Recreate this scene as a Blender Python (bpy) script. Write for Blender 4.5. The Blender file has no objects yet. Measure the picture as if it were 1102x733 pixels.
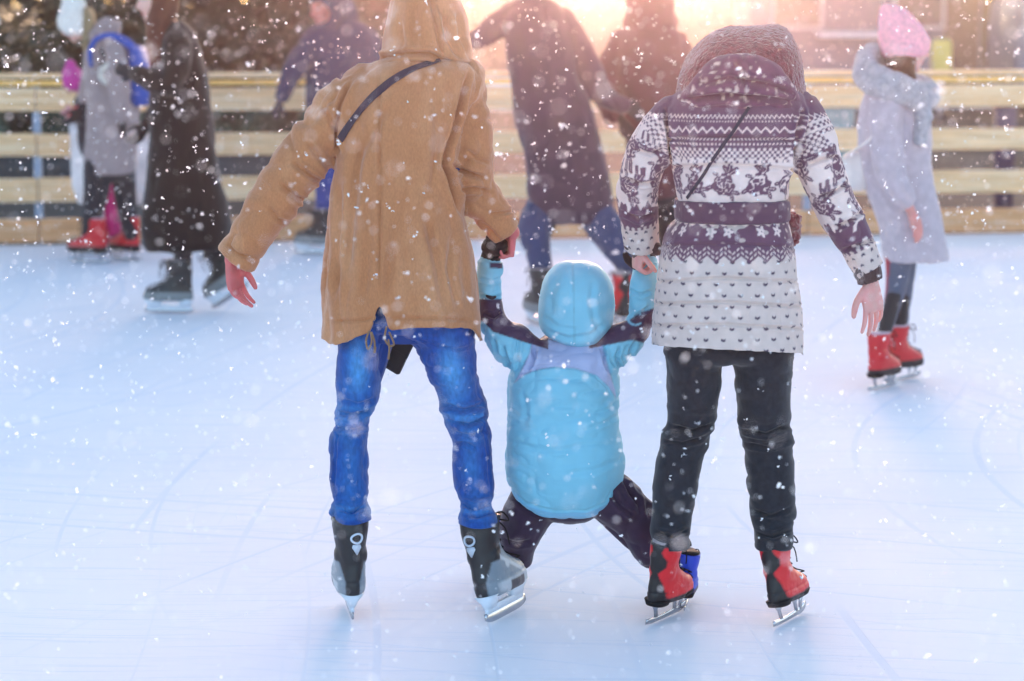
import bpy, bmesh, math, random
import numpy as np
from mathutils import Vector, Matrix
from mathutils.bvhtree import BVHTree
random.seed(7); RS = np.random.RandomState(11)
R = math.radians
scene = bpy.context.scene
COL = scene.collection

# ---------------------------------------------------------------- camera
CAMH, F, CX, CY = 1.72, 2602.0, 551.0, 366.5
PITCH = math.atan(CY / F)
cam = bpy.data.cameras.new('camera'); camo = bpy.data.objects.new('camera', cam); COL.objects.link(camo)
camo.location = (0, 0, CAMH); camo.rotation_euler = (R(90) - PITCH, 0, 0)
cam.sensor_width = 36; cam.lens = 36 * F / 1102
cam.clip_end = 3000; cam.clip_start = .05
cam.dof.use_dof = True; cam.dof.focus_distance = 6.75; cam.dof.aperture_fstop = 3.0
scene.camera = camo
# ---------------------------------------------------------------- light
SUN_EL, SUN_AZ = R(6.0), R(2.2)
w = bpy.data.worlds.new('World'); scene.world = w; w.use_nodes = True
nt = w.node_tree; bg = nt.nodes['Background']
sky = nt.nodes.new('ShaderNodeTexSky'); sky.sky_type = 'NISHITA'; sky.sun_disc = False
sky.sun_elevation = SUN_EL; sky.sun_rotation = SUN_AZ
sky.air_density = .6; sky.dust_density = 1.5; sky.ozone_density = .7
nt.links.new(sky.outputs[0], bg.inputs[0]); bg.inputs[1].default_value = .15
sl = bpy.data.lights.new('sun', 'SUN'); so = bpy.data.objects.new('sun', sl); COL.objects.link(so)
sl.energy = 1.15; sl.angle = R(11); sl.color = (1, .42, .36)
S = Vector((math.sin(SUN_AZ) * math.cos(SUN_EL), math.cos(SUN_AZ) * math.cos(SUN_EL), math.sin(SUN_EL)))
so.rotation_euler = S.to_track_quat('Z', 'Y').to_euler()
scene.view_settings.view_transform = 'Standard'; scene.view_settings.look = 'None'
scene.view_settings.gamma = 1; scene.view_settings.exposure = 2.4
scene.view_settings.use_curve_mapping = False
try:
    scene.cycles.volume_bounces = 0; scene.cycles.max_bounces = 6; scene.cycles.transparent_max_bounces = 8
    scene.cycles.use_denoising = True
except Exception: pass

# ---------------------------------------------------------------- helpers
cT, sT = math.cos(PITCH), math.sin(PITCH)
def W(px, py, Y):
    x = (px - CX) / F; y = (CY - py) / F
    d = np.array([x, cT + y * sT, -sT + y * cT]); t = Y / d[1]
    return np.array([d[0] * t, Y, CAMH + d[2] * t])
def proj(co):
    x = co[:, 0]; y = co[:, 1]; z = co[:, 2] - CAMH
    dep = y * cT - z * sT; up = y * sT + z * cT
    return CX + F * x / dep, CY - F * up / dep
def gdist(py):      # distance at which the ground shows at image row py
    return CAMH / math.tan(PITCH + math.atan((py - CY) / F))
def gz(py, Y): return W(0, py, Y)[2]
def nrmz(v):
    v = np.asarray(v, float); return v / (np.linalg.norm(v) + 1e-12)
def _h(i, j, k):
    n = (i * 374761393 + j * 668265263 + k * 2147483647 * 3 + 1013904223) & 0xffffffff
    n = ((n ^ (n >> 13)) * 1274126177) & 0xffffffff
    n = ((n ^ (n >> 16)) * 2246822519) & 0xffffffff
    return ((n >> 8) & 0xffff) / 32767.5 - 1
def vnoise(p):
    p = np.asarray(p, float); f = np.floor(p); i = f.astype(np.int64) + 5000; t = p - f; t = t * t * (3 - 2 * t)
    r = 0
    for a in (0, 1):
        for b in (0, 1):
            for c in (0, 1):
                wt = (t[:, 0] if a else 1 - t[:, 0]) * (t[:, 1] if b else 1 - t[:, 1]) * (t[:, 2] if c else 1 - t[:, 2])
                r = r + wt * _h(i[:, 0] + a, i[:, 1] + b, i[:, 2] + c)
    return r
def fbm(p, o=3):
    r = 0; a = 1
    for k in range(o): r = r + a * vnoise(p * 2 ** k + 17.3 * k); a *= .5
    return r
def ridge(p): return 1 - 2 * np.abs(vnoise(p))

class Parts:
    def __init__(s): s.v = []; s.f = []; s.n = 0
    def add(s, v, f):
        v = np.asarray(v, float); s.v.append(v); s.f += [tuple(i + s.n for i in q) for q in f]; s.n += len(v); return s
    def co(s): return np.concatenate(s.v)
    def xf(s, M):
        q = Parts(); c = s.co(); M = np.array(M); c = c @ M[:3, :3].T + M[:3, 3]; q.v = [c]; q.f = s.f; q.n = s.n; return q
    def join(s, o): return s.add(o.co(), o.f)
def loft(P, secs, n=24, pw=2.0, cap=True):
    vs = []; th = np.linspace(0, 2 * math.pi, n, endpoint=False)
    c = np.cos(th); q = np.sin(th); e = 2.0 / pw
    c = np.sign(c) * np.abs(c) ** e; q = np.sign(q) * np.abs(q) ** e
    for C, U, V in secs: vs.append(np.asarray(C)[None] + c[:, None] * np.asarray(U)[None] + q[:, None] * np.asarray(V)[None])
    f = []
    for k in range(len(secs) - 1):
        for i in range(n):
            j = (i + 1) % n; f.append((k * n + i, k * n + j, (k + 1) * n + j, (k + 1) * n + i))
    if cap: f.append(tuple(range(n - 1, -1, -1))); f.append(tuple((len(secs) - 1) * n + i for i in range(n)))
    return P.add(np.concatenate(vs), f)
def spline(pts, sub):
    pts = np.asarray(pts, float); out = []; m = len(pts)
    for i in range(m - 1):
        p0, p1, p2, p3 = pts[max(i - 1, 0)], pts[i], pts[i + 1], pts[min(i + 2, m - 1)]
        for k in range(sub):
            t = k / sub
            out.append(.5 * ((2 * p1) + (-p0 + p2) * t + (2 * p0 - 5 * p1 + 4 * p2 - p3) * t * t + (-p0 + 3 * p1 - 3 * p2 + p3) * t ** 3))
    out.append(pts[-1]); return np.array(out)
def tube(P, pts, rad, n=14, sub=4, ref=(0, 1, 0), flat=1.0, rnd=True):
    """pts (k,3); rad radius per point; flat scales the radius along ref-ish axis"""
    q = np.column_stack([np.asarray(pts, float), np.asarray(rad, float)])
    if sub > 1 and len(q) > 1: q = spline(q, sub)
    p = q[:, :3]; r = np.maximum(q[:, 3], 1e-4)
    T = np.gradient(p, axis=0) if len(p) > 2 else np.repeat([p[-1] - p[0]], 2, 0)
    T = T / (np.linalg.norm(T, axis=1)[:, None] + 1e-12)
    secs = []; V = np.asarray(ref, float); V = nrmz(V - T[0] * V.dot(T[0])) if abs(V.dot(T[0])) < .95 else nrmz(np.cross(T[0], (1, 0, .1)))
    if rnd:
        for a in (.95, .8, .5):
            secs.append((p[0] - T[0] * r[0] * a, a, 0, r[0]))
    out = []
    for i in range(len(p)):
        V = nrmz(V - T[i] * V.dot(T[i])); U = np.cross(T[i], V)
        if i == 0 and rnd:
            for a in (.95, .8, .5):
                s = math.sqrt(1 - a * a); out.append((p[0] - T[0] * r[0] * a, U * r[0] * s, V * r[0] * s * flat))
        out.append((p[i], U * r[i], V * r[i] * flat))
        if i == len(p) - 1 and rnd:
            for a in (.5, .8, .95):
                s = math.sqrt(1 - a * a); out.append((p[i] + T[i] * r[i] * a, U * r[i] * s, V * r[i] * s * flat))
    return loft(P, out, n)
def ball(P, c, r, n=16, rot=None):
    r = np.asarray(r if hasattr(r, '__len__') else (r, r, r), float); secs = []
    ax = np.eye(3) if rot is None else np.asarray(rot)     # rows = axes
    for k in range(1, n):
        a = math.pi * k / n
        secs.append((np.asarray(c) - ax[2] * r[2] * math.cos(a), ax[0] * r[0] * math.sin(a), ax[1] * r[1] * math.sin(a)))
    return loft(P, secs, n)
def box(P, c, h, M=None, bev=0):
    c = np.asarray(c, float); h = np.asarray(h, float)
    if bev:
        secs = []
        for z, s in ((-1, -bev), (-1, 0), (1, 0), (1, -bev)):
            zz = z * (h[2] - (0 if s else bev))
            secs.append((zz, s))
        vs = []
        for zz, s in secs:
            x, y = h[0] + s, h[1] + s; b = bev * .6
            for u, v in ((x - b, y), (x, y - b), (x, -y + b), (x - b, -y), (-x + b, -y), (-x, -y + b), (-x, y - b), (-x + b, y)): vs.append((u, v, zz))
        f = [tuple(range(8)), tuple(range(31, 23, -1))]
        for k in range(3):
            for i in range(8): j = (i + 1) % 8; f.append((k * 8 + j, k * 8 + i, (k + 1) * 8 + i, (k + 1) * 8 + j))
        v = np.array(vs)
    else:
        v = np.array([(x, y, z) for z in (-1, 1) for y in (-1, 1) for x in (-1, 1)]) * h
        f = [(0, 2, 3, 1), (4, 5, 7, 6), (0, 1, 5, 4), (2, 6, 7, 3), (0, 4, 6, 2), (1, 3, 7, 5)]
    if M is not None: v = v @ np.array(M)[:3, :3].T
    return P.add(v + c, f)
def rows(P, rr, D, n=40, pw=2.4, sub=3):
    """each row: (py, xl, xr, dy, half depth) -> horizontal section of a garment"""
    rr = spline(np.array(rr, float), sub); secs = []
    for py, xl, xr, dy, hd in rr:
        a = W(xl, py, D + dy); b = W(xr, py, D + dy)
        secs.append(((a + b) / 2, (b - a) / 2, np.array([0, hd, 0])))
    return loft(P, secs, n, pw)

BASE = np.zeros(3)
def link(name, mesh, mat=None, parent=None):
    o = bpy.data.objects.new(name, mesh); COL.objects.link(o)
    if mat: mesh.materials.append(mat)
    if parent: o.parent = parent
    else: o.location = BASE
    return o
def mesh_from(P, smooth=True):
    me = bpy.data.meshes.new('m'); me.from_pydata((P.co() - BASE).tolist(), [], P.f); me.update()
    if smooth: me.shade_smooth()
    bm = bmesh.new(); bm.from_mesh(me); bmesh.ops.recalc_face_normals(bm, faces=bm.faces); bm.to_mesh(me); bm.free()
    return me
def solid(name, P, mat, parent=None, smooth=True, bevel=0):
    me = mesh_from(P, smooth); o = link(name, me, mat, parent)
    if bevel:
        m = o.modifiers.new('b', 'BEVEL'); m.width = bevel; m.segments = 2; m.limit_method = 'ANGLE'
    return o
def fuse(name, P, voxel, smooth, mat, parent=None, disp=None, cut=None, thick=0, paint=None, fac=.5):
    """union of closed pieces -> one continuous skin, then folds, openings and colour"""
    me = mesh_from(P); t = bpy.data.objects.new('tmp', me); COL.objects.link(t)
    m = t.modifiers.new('r', 'REMESH'); m.mode = 'VOXEL'; m.voxel_size = voxel; m.adaptivity = 0
    if smooth: s = t.modifiers.new('s', 'SMOOTH'); s.iterations = smooth; s.factor = fac
    dg = bpy.context.evaluated_depsgraph_get(); dg.update()
    out = bpy.data.meshes.new_from_object(t.evaluated_get(dg), depsgraph=dg)
    bpy.data.objects.remove(t); bpy.data.meshes.remove(me)
    n = len(out.vertices); co = np.empty(n * 3); out.vertices.foreach_get('co', co); co = co.reshape(-1, 3) + BASE
    if disp is not None:
        no = np.empty(n * 3); out.vertices.foreach_get('normal', no); no = no.reshape(-1, 3)
        d = disp(co, no); co = co + (no * d[:, None] if d.ndim == 1 else d)
        out.vertices.foreach_set('co', (co - BASE).ravel()); out.update()
    if cut is not None:
        no = np.empty(n * 3); out.vertices.foreach_get('normal', no); no = no.reshape(-1, 3)
        kill = cut(co, no); bm = bmesh.new(); bm.from_mesh(out); bm.verts.ensure_lookup_table()
        bmesh.ops.delete(bm, geom=[bm.verts[i] for i in np.nonzero(kill)[0]], context='VERTS'); 
        bv = [v for v in bm.verts if v.is_boundary]
        nb = {v: [e.other_vert(v) for e in v.link_edges if e.is_boundary] for v in bv}
        for it in range(10):
            nw = {v: (v.co * 2 + sum((u.co for u in nb[v]), Vector()) ) / (2 + len(nb[v])) for v in bv}
            for v, c in nw.items(): v.co = c
        bm.to_mesh(out); bm.free()
        n = len(out.vertices); co = np.empty(n * 3); out.vertices.foreach_get('co', co); co = co.reshape(-1, 3) + BASE
    if paint is not None:
        e_ = voxel * .33; c = np.ones((n, 4)); c[:, :3] = sum(np.asarray(paint(co + np.array(q_) * e_)) for q_ in ((1, 1, 1), (-1, -1, 1), (1, -1, -1), (-1, 1, -1))) / 4; at = out.color_attributes.new('Col', 'FLOAT_COLOR', 'POINT'); at.data.foreach_set('color', c.ravel())
    out.materials.clear(); out.shade_smooth()
    o = link(name, out, mat, parent)
    if thick: q = o.modifiers.new('t', 'SOLIDIFY'); q.thickness = thick; q.offset = -1
    return o
def segdist(px, py, line):
    d = np.full(len(px), 1e9); tt = np.zeros(len(px)); L = 0
    for (ax, ay), (bx, by) in zip(line[:-1], line[1:]):
        vx, vy = bx - ax, by - ay; l2 = vx * vx + vy * vy
        t = np.clip(((px - ax) * vx + (py - ay) * vy) / l2, 0, 1)
        q = np.hypot(px - ax - t * vx, py - ay - t * vy); tt = np.where(q < d, L + t, tt); d = np.minimum(d, q); L += 1
    return d, tt / L
def wrinkle(co, sc, amp, seed=0.0, pw=1.7):
    q = co * np.asarray(sc); q = q + .5 * np.column_stack([vnoise(co * 9 + seed), vnoise(co * 9 + 31 + seed), vnoise(co * 9 + 57 + seed)])
    k = np.clip(.5 + .9 * vnoise(co * 5 + seed + 11), 0, 1)
    return -amp * k * np.clip(ridge(q + seed), 0, 1) ** pw + amp * .4 * k * np.clip(-ridge(q + seed), 0, 1)
def creases(co, no, lines, back=True):
    """lines: (points in the photograph's pixels, width px, depth m, lip)"""
    px, py = proj(co); k = np.clip((-no[:, 1] + .1) / .4, 0, 1) if back else 1
    r = np.zeros(len(px))
    for pts, wd, dp, lip in lines:
        d, t = segdist(px, py, pts); f = np.clip(np.minimum(t, 1 - t) * 6, 0, 1) if lip >= 0 else 1
        r += f * (-dp * np.exp(-(d / wd) ** 2) + abs(lip) * dp * np.exp(-((d - 1.9 * wd) / wd) ** 2))
    return r * k * 2.0
def limbdist(co, pts):
    """distance to a polyline in space, parameter along it"""
    best = np.full(len(co), 1e9); par = np.zeros(len(co)); side = np.zeros((len(co), 3)); L = 0
    for a, b in zip(pts[:-1], pts[1:]):
        v = b - a; l = np.linalg.norm(v); t = np.clip((co - a) @ v / l ** 2, 0, 1); c = a + t[:, None] * v
        d = np.linalg.norm(co - c, axis=1); k = d < best
        par = np.where(k, L + t * l, par); side[k] = (co - c)[k]; best = np.minimum(best, d); L += l
    return best, par, side

# ---------------------------------------------------------------- materials
def srgb(r, g, b):
    f = lambda c: (c / 255 / 12.92) if c < 10.3 else ((c / 255 + .055) / 1.055) ** 2.4
    return (f(r), f(g), f(b))
def M(name, col=None, rough=.85, nscale=60, nbump=.15, var=.12, vscale=6, sheen=0, metal=0, spec=.3, sss=0, stretch=(1, 1, 1), vcol=False, trans=0, coat=0, dist=.002, weave=0, wear=None):
    m = bpy.data.materials.new(name); m.use_nodes = True; t = m.node_tree; b = t.nodes['Principled BSDF']
    N = t.nodes.new; Lk = t.links.new
    tc = N('ShaderNodeTexCoord'); mp = N('ShaderNodeMapping'); mp.inputs['Scale'].default_value = stretch; Lk(tc.outputs['Object'], mp.inputs[0])
    if vcol: a = N('ShaderNodeVertexColor'); a.layer_name = 'Col'; src = a.outputs[0]
    else: a = N('ShaderNodeRGB'); a.outputs[0].default_value = (*col, 1); src = a.outputs[0]
    nz = N('ShaderNodeTexNoise'); nz.inputs['Scale'].default_value = vscale; nz.inputs['Detail'].default_value = 5; Lk(mp.outputs[0], nz.inputs[0])
    if wear:
        wc, lo, hi, sc = wear
        n3 = N('ShaderNodeTexNoise'); n3.inputs['Scale'].default_value = sc; n3.inputs['Detail'].default_value = 4; Lk(mp.outputs[0], n3.inputs[0])
        rp = N('ShaderNodeMapRange'); rp.inputs[1].default_value = lo; rp.inputs[2].default_value = hi; Lk(n3.outputs[0], rp.inputs[0])
        mw = N('ShaderNodeMix'); mw.data_type = 'RGBA'; Lk(rp.outputs[0], mw.inputs[0]); Lk(src, mw.inputs[6]); mw.inputs[7].default_value = (*wc, 1); src = mw.outputs[2]
    hs = N('ShaderNodeHueSaturation'); mr = N('ShaderNodeMapRange'); mr.inputs[1].default_value = .3; mr.inputs[2].default_value = .7
    mr.inputs[3].default_value = 1 - var; mr.inputs[4].default_value = 1 + var; Lk(nz.outputs[0], mr.inputs[0]); Lk(mr.outputs[0], hs.inputs['Value']); Lk(src, hs.inputs['Color'])
    Lk(hs.outputs[0], b.inputs['Base Color'])
    b.inputs['Roughness'].default_value = rough; b.inputs['Metallic'].default_value = metal; b.inputs['Specular IOR Level'].default_value = spec
    b.inputs['Sheen Weight'].default_value = sheen; b.inputs['Sheen Roughness'].default_value = .5
    b.inputs['Coat Weight'].default_value = coat; b.inputs['Transmission Weight'].default_value = trans
    if sss: b.inputs['Subsurface Weight'].default_value = sss; b.inputs['Subsurface Radius'].default_value = (.01, .004, .002); b.inputs['Subsurface Scale'].default_value = .5
    if nbump:
        n2 = N('ShaderNodeTexNoise'); n2.inputs['Scale'].default_value = nscale; n2.inputs['Detail'].default_value = 3; Lk(mp.outputs[0], n2.inputs[0])
        h = n2.outputs[0]
        if weave:
            wv = N('ShaderNodeTexWave'); wv.inputs['Scale'].default_value = weave; wv.inputs['Distortion'].default_value = 1; Lk(mp.outputs[0], wv.inputs[0])
            ad = N('ShaderNodeMath'); ad.operation = 'ADD'; Lk(h, ad.inputs[0]); Lk(wv.outputs[1], ad.inputs[1]); h = ad.outputs[0]
        bp = N('ShaderNodeBump'); bp.inputs['Strength'].default_value = nbump; bp.inputs['Distance'].default_value = dist; Lk(h, bp.inputs['Height']); Lk(bp.outputs[0], b.inputs['Normal'])
    return m
MAT = {}
MAT['skin'] = M('skin', rough=.55, vcol=True, nscale=180, nbump=.1, var=.06, vscale=25, sss=.12, dist=.001)
MAT['cloth_v'] = M('painted_cloth', rough=.9, vcol=True, nscale=220, nbump=.35, var=.08, vscale=14, sheen=.25)
MAT['tan'] = M('tan_cotton', srgb(182, 121, 80), rough=.9, nscale=260, nbump=.35, var=.10, vscale=150, sheen=.3, stretch=(1.6, 1.6, .7), wear=(srgb(202, 148, 108), .5, .8, 5))
MAT['tanline'] = M('tan_lining', srgb(140, 110, 85), rough=.95)
MAT['denim'] = M('denim', srgb(10, 70, 150), rough=.85, nscale=300, nbump=.5, var=.26, vscale=70, sheen=.15, stretch=(1.5, 1.5, .6), wear=(srgb(38, 104, 176), .42, .85, 4))
MAT['denim_v'] = M('worn_highlit_denim', rough=.85, vcol=True, nscale=300, nbump=.5, var=.24, vscale=70, sheen=.15, stretch=(1.5, 1.5, .6))
MAT['nordic'] = M('nordic_knit', rough=.9, vcol=True, nscale=300, nbump=.5, var=.07, vscale=30, sheen=.2)
MAT['blackpants'] = M('black_trouser_cloth', srgb(36, 37, 44), rough=.85, nscale=250, nbump=.4, var=.3, vscale=60, sheen=.2)
MAT['kidjacket'] = M('child_jacket', rough=.6, vcol=True, nscale=200, nbump=.25, var=.06, vscale=12, sheen=.1, spec=.4)
MAT['purple'] = M('aubergine_cloth', srgb(52, 34, 58), rough=.7, nscale=200, nbump=.3, var=.2, vscale=18, sheen=.2)
MAT['fur'] = M('burgundy_fur', srgb(118, 52, 60), rough=.95, nscale=150, nbump=1, var=.35, vscale=70, sheen=.6, dist=.006)
MAT['strap'] = M('dark_webbing', srgb(58, 52, 66), rough=.8, nscale=300, nbump=.4, weave=60)
MAT['leather'] = M('black_leather', srgb(28, 27, 30), rough=.45, nscale=140, nbump=.3, var=.15)
MAT['knitcuff'] = M('brown_rib_knit', srgb(70, 48, 50), rough=.95, nscale=200, nbump=.8, var=.2, vscale=40, sheen=.3)
MAT['boot'] = M('boot_shell', rough=.42, vcol=True, nscale=120, nbump=.15, var=.06, vscale=20, spec=.45)
MAT['holder'] = M('white_plastic', srgb(214, 222, 232), rough=.35, nbump=.05, var=.05, spec=.5)
MAT['steel'] = M('blade_steel', srgb(178, 182, 190), rough=.25, metal=1, nbump=.05, var=.08)
MAT['lace'] = M('black_lace', srgb(20, 19, 22), rough=.8)
MAT['hair'] = M('brown_hair', srgb(88, 52, 38), rough=.6, nscale=90, nbump=.8, var=.35, vscale=30, stretch=(6, 6, 1), dist=.004)
MAT['blond'] = M('light_hair', srgb(150, 128, 96), rough=.6, nscale=90, nbump=.8, var=.3, vscale=30, stretch=(6, 6, 1), dist=.004)
def cloth(name, rgb, **k):
    if name not in MAT: MAT[name] = M(name, srgb(*rgb), **{**dict(rough=.9, nscale=180, nbump=.35, sheen=.2, var=.14, vscale=10), **k})
    return MAT[name]
def tag(o, label=None, cat=None, group=None, kind=None):
    if label: o['label'] = label
    if cat: o['category'] = cat
    if group: o['group'] = group
    if kind: o['kind'] = kind
    return o

# ---------------------------------------------------------------- the setting
def sheet(name, x0, x1, y0, y1, z, mat, rot=0, pivot=(0, 0), nx=1, ny=1, hf=None):
    P = Parts(); xs = np.linspace(x0, x1, nx + 1); ys = np.linspace(y0, y1, ny + 1)
    v = np.array([(x, y, z) for y in ys for x in xs])
    if hf is not None: v[:, 2] += hf(v)
    c, s = math.cos(rot), math.sin(rot); d = v[:, :2] - pivot
    v[:, 0] = pivot[0] + d[:, 0] * c - d[:, 1] * s; v[:, 1] = pivot[1] + d[:, 0] * s + d[:, 1] * c
    f = [(j * (nx + 1) + i, j * (nx + 1) + i + 1, (j + 1) * (nx + 1) + i + 1, (j + 1) * (nx + 1) + i) for j in range(ny) for i in range(nx)]
    P.add(v, f); o = solid(name, P, mat, smooth=True); tag(o, kind='structure'); return o
def ground_mat(name, c1, c2, scale, rough, bump, dist, streak=False, spec=.3):
    m = bpy.data.materials.new(name); m.use_nodes = True; t = m.node_tree; b = t.nodes['Principled BSDF']; N = t.nodes.new; Lk = t.links.new
    tc = N('ShaderNodeTexCoord'); n1 = N('ShaderNodeTexNoise'); n1.inputs['Scale'].default_value = scale; n1.inputs['Detail'].default_value = 8; Lk(tc.outputs['Object'], n1.inputs[0])
    mx = N('ShaderNodeMix'); mx.data_type = 'RGBA'; mr = N('ShaderNodeMapRange'); mr.inputs[1].default_value = .38; mr.inputs[2].default_value = .62
    Lk(n1.outputs[0], mr.inputs[0]); Lk(mr.outputs[0], mx.inputs[0]); mx.inputs[6].default_value = (*c1, 1); mx.inputs[7].default_value = (*c2, 1)
    col = mx.outputs[2]
    h = None
    if streak:
        # skate cuts: thin lines from stretched noise, in several directions
        for k, (rz, sc, st) in enumerate(((38, 3, 46), (-52, 2.5, 40), (66, 2.6, 44), (98, 2.4, 40))):
            mp = N('ShaderNodeMapping'); mp.inputs['Rotation'].default_value = (0, 0, R(rz)); mp.inputs['Scale'].default_value = (.5, st * .6, 1); mp.inputs['Location'].default_value = (k * 3.1, k * 7, 0)
            dn = N('ShaderNodeTexNoise'); dn.inputs['Scale'].default_value = .35; dv = N('ShaderNodeVectorMath'); dv.operation = 'ADD'; Lk(tc.outputs['Object'], dn.inputs[0]); Lk(tc.outputs['Object'], dv.inputs[0]); Lk(dn.outputs[1], dv.inputs[1])
            Lk(dv.outputs[0], mp.inputs[0]); nn = N('ShaderNodeTexNoise'); nn.inputs['Scale'].default_value = sc; nn.inputs['Detail'].default_value = 2; Lk(mp.outputs[0], nn.inputs[0])
            r = N('ShaderNodeMapRange'); r.inputs[1].default_value = .655; r.inputs[2].default_value = .70; r.inputs[4].default_value = 1; Lk(nn.outputs[0], r.inputs[0])
            if h is None: h = r.outputs[0]
            else: a = N('ShaderNodeMath'); a.operation = 'MAXIMUM'; Lk(h, a.inputs[0]); Lk(r.outputs[0], a.inputs[1]); h = a.outputs[0]
        for cx_, cy_, fq_ in ((6, -9, 17), (-8, -4, 14), (3, 5, 19), (-4, -22, 15), (11, -16, 13), (-15, -12, 16), (-2, -31, 21), (19, -10, 18)):   # curved cuts left by turning skates
            dn = N('ShaderNodeVectorMath'); dn.operation = 'DISTANCE'; Lk(tc.outputs['Object'], dn.inputs[0]); dn.inputs[1].default_value = (cx_, cy_, 0)
            wn = N('ShaderNodeTexNoise'); wn.noise_dimensions = '1D'; wn.inputs['Scale'].default_value = fq_; wn.inputs['Detail'].default_value = 1; Lk(dn.outputs['Value'], wn.inputs['W'])
            r = N('ShaderNodeMapRange'); r.inputs[1].default_value = .72; r.inputs[2].default_value = .76; r.inputs[4].default_value = 1; Lk(wn.outputs[0], r.inputs[0])
            bn = N('ShaderNodeTexNoise'); bn.inputs['Scale'].default_value = .45 + cx_ * .013; bn.inputs['Detail'].default_value = 1; ov = N('ShaderNodeVectorMath'); ov.operation = 'ADD'; ov.inputs[1].default_value = (cx_ * 5, cy_ * 3, 0); Lk(tc.outputs['Object'], ov.inputs[0]); Lk(ov.outputs[0], bn.inputs[0])
            br = N('ShaderNodeMapRange'); br.inputs[1].default_value = .48; br.inputs[2].default_value = .6; Lk(bn.outputs[0], br.inputs[0]); mu = N('ShaderNodeMath'); mu.operation = 'MULTIPLY'; Lk(r.outputs[0], mu.inputs[0]); Lk(br.outputs[0], mu.inputs[1])
            a = N('ShaderNodeMath'); a.operation = 'MAXIMUM'; Lk(h, a.inputs[0]); Lk(mu.outputs[0], a.inputs[1]); h = a.outputs[0]
        m2 = N('ShaderNodeMix'); m2.data_type = 'RGBA'; sc_ = N('ShaderNodeMath'); sc_.operation = 'MULTIPLY'; sc_.inputs[1].default_value = .38; Lk(h, sc_.inputs[0]); Lk(sc_.outputs[0], m2.inputs[0]); Lk(col, m2.inputs[6]); m2.inputs[7].default_value = (.62, .72, .84, 1); col = m2.outputs[2]
    Lk(col, b.inputs['Base Color']); b.inputs['Roughness'].default_value = rough; b.inputs['Specular IOR Level'].default_value = spec
    n2 = N('ShaderNodeTexNoise'); n2.inputs['Scale'].default_value = scale * 14; n2.inputs['Detail'].default_value = 6; Lk(tc.outputs['Object'], n2.inputs[0])
    ht = n2.outputs[0]
    if h is not None:
        sb = N('ShaderNodeMath'); sb.operation = 'SUBTRACT'; Lk(ht, sb.inputs[0]); Lk(h, sb.inputs[1]); ht = sb.outputs[0]
    bp = N('ShaderNodeBump'); bp.inputs['Strength'].default_value = bump; bp.inputs['Distance'].default_value = dist; Lk(ht, bp.inputs['Height']); Lk(bp.outputs[0], b.inputs['Normal'])
    return m
FY0 = 17.5; FROT = R(6.9)        # fence line: a point straight ahead and its turn
sheet('snow_field', -400, 400, -60, 900, -.03, ground_mat('field_snow', (.70, .76, .84), (.82, .86, .90), .5, .8, .6, .02))
sheet('ice_rink', -40, 40, -FY0 - 20, -.02, -.004, ground_mat('rink_ice', (.85, .86, .89), (.89, .89, .91), .9, .8, .3, .003, streak=True, spec=.02), rot=FROT, pivot=(0, 0)).location = (0, FY0, .004)
sheet('path', -60, 60, .05, 21, -.02, ground_mat('wet_asphalt', (.020, .034, .040), (.045, .068, .078), .8, .9, .5, .01, spec=.05), rot=FROT, pivot=(0, 0)).location = (0, FY0, 0)

# fence
wood = M('pine_board', srgb(232, 190, 142), rough=.75, nscale=40, nbump=.3, var=.2, vscale=5, stretch=(.6, 6, 14), wear=(srgb(244, 216, 178), .45, .7, 2))
wood2 = M('kick_board', srgb(212, 158, 112), rough=.75, nscale=40, nbump=.3, var=.25, vscale=5, stretch=(.6, 6, 14), wear=(srgb(226, 200, 172), .5, .75, 3))
post_m = M('grey_post', srgb(150, 165, 185), rough=.6); yel = M('yellow_edge', srgb(255, 206, 120), rough=.5)
fence = bpy.data.objects.new('rink_fence', None); COL.objects.link(fence); fence.location = (0, FY0, 0); fence.rotation_euler = (0, 0, FROT)
tag(fence, 'long low rink fence of pale horizontal pine boards with open gaps', 'fence')
posts = [-3.38 + 2.79 * k for k in range(-3, 7)]
for i, x in enumerate(posts):
    P = Parts(); box(P, (x, .075, .57), (.028, .03, .57)); solid('post', P, post_m, fence, False, .004)
for (z0, z1, mt) in ((.943, 1.105, wood), (.625, .785, wood), (.300, .470, wood), (.012, .182, wood2)):
    for a, b in zip(posts[:-1], posts[1:]):
        P = Parts(); dz = random.uniform(-.004, .004); box(P, ((a + b) / 2, .02 + random.uniform(-.003, .003), (z0 + z1) / 2 + dz), ((b - a) / 2 - .004, .017, (z1 - z0) / 2)); solid('board', P, mt, fence, False, .005)
for a, b in zip(posts[::2][:-1], posts[::2][1:]):
    P = Parts(); box(P, ((a + b) / 2, .05, 1.19), ((b - a) / 2 - .003, .08, .018)); solid('top_rail', P, wood, fence, False, .006)
    P = Parts(); box(P, ((a + b) / 2, .02, 1.14), ((b - a) / 2 - .006, .02, .018)); solid('edge_strip', P, yel, fence, False, .008)

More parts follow.
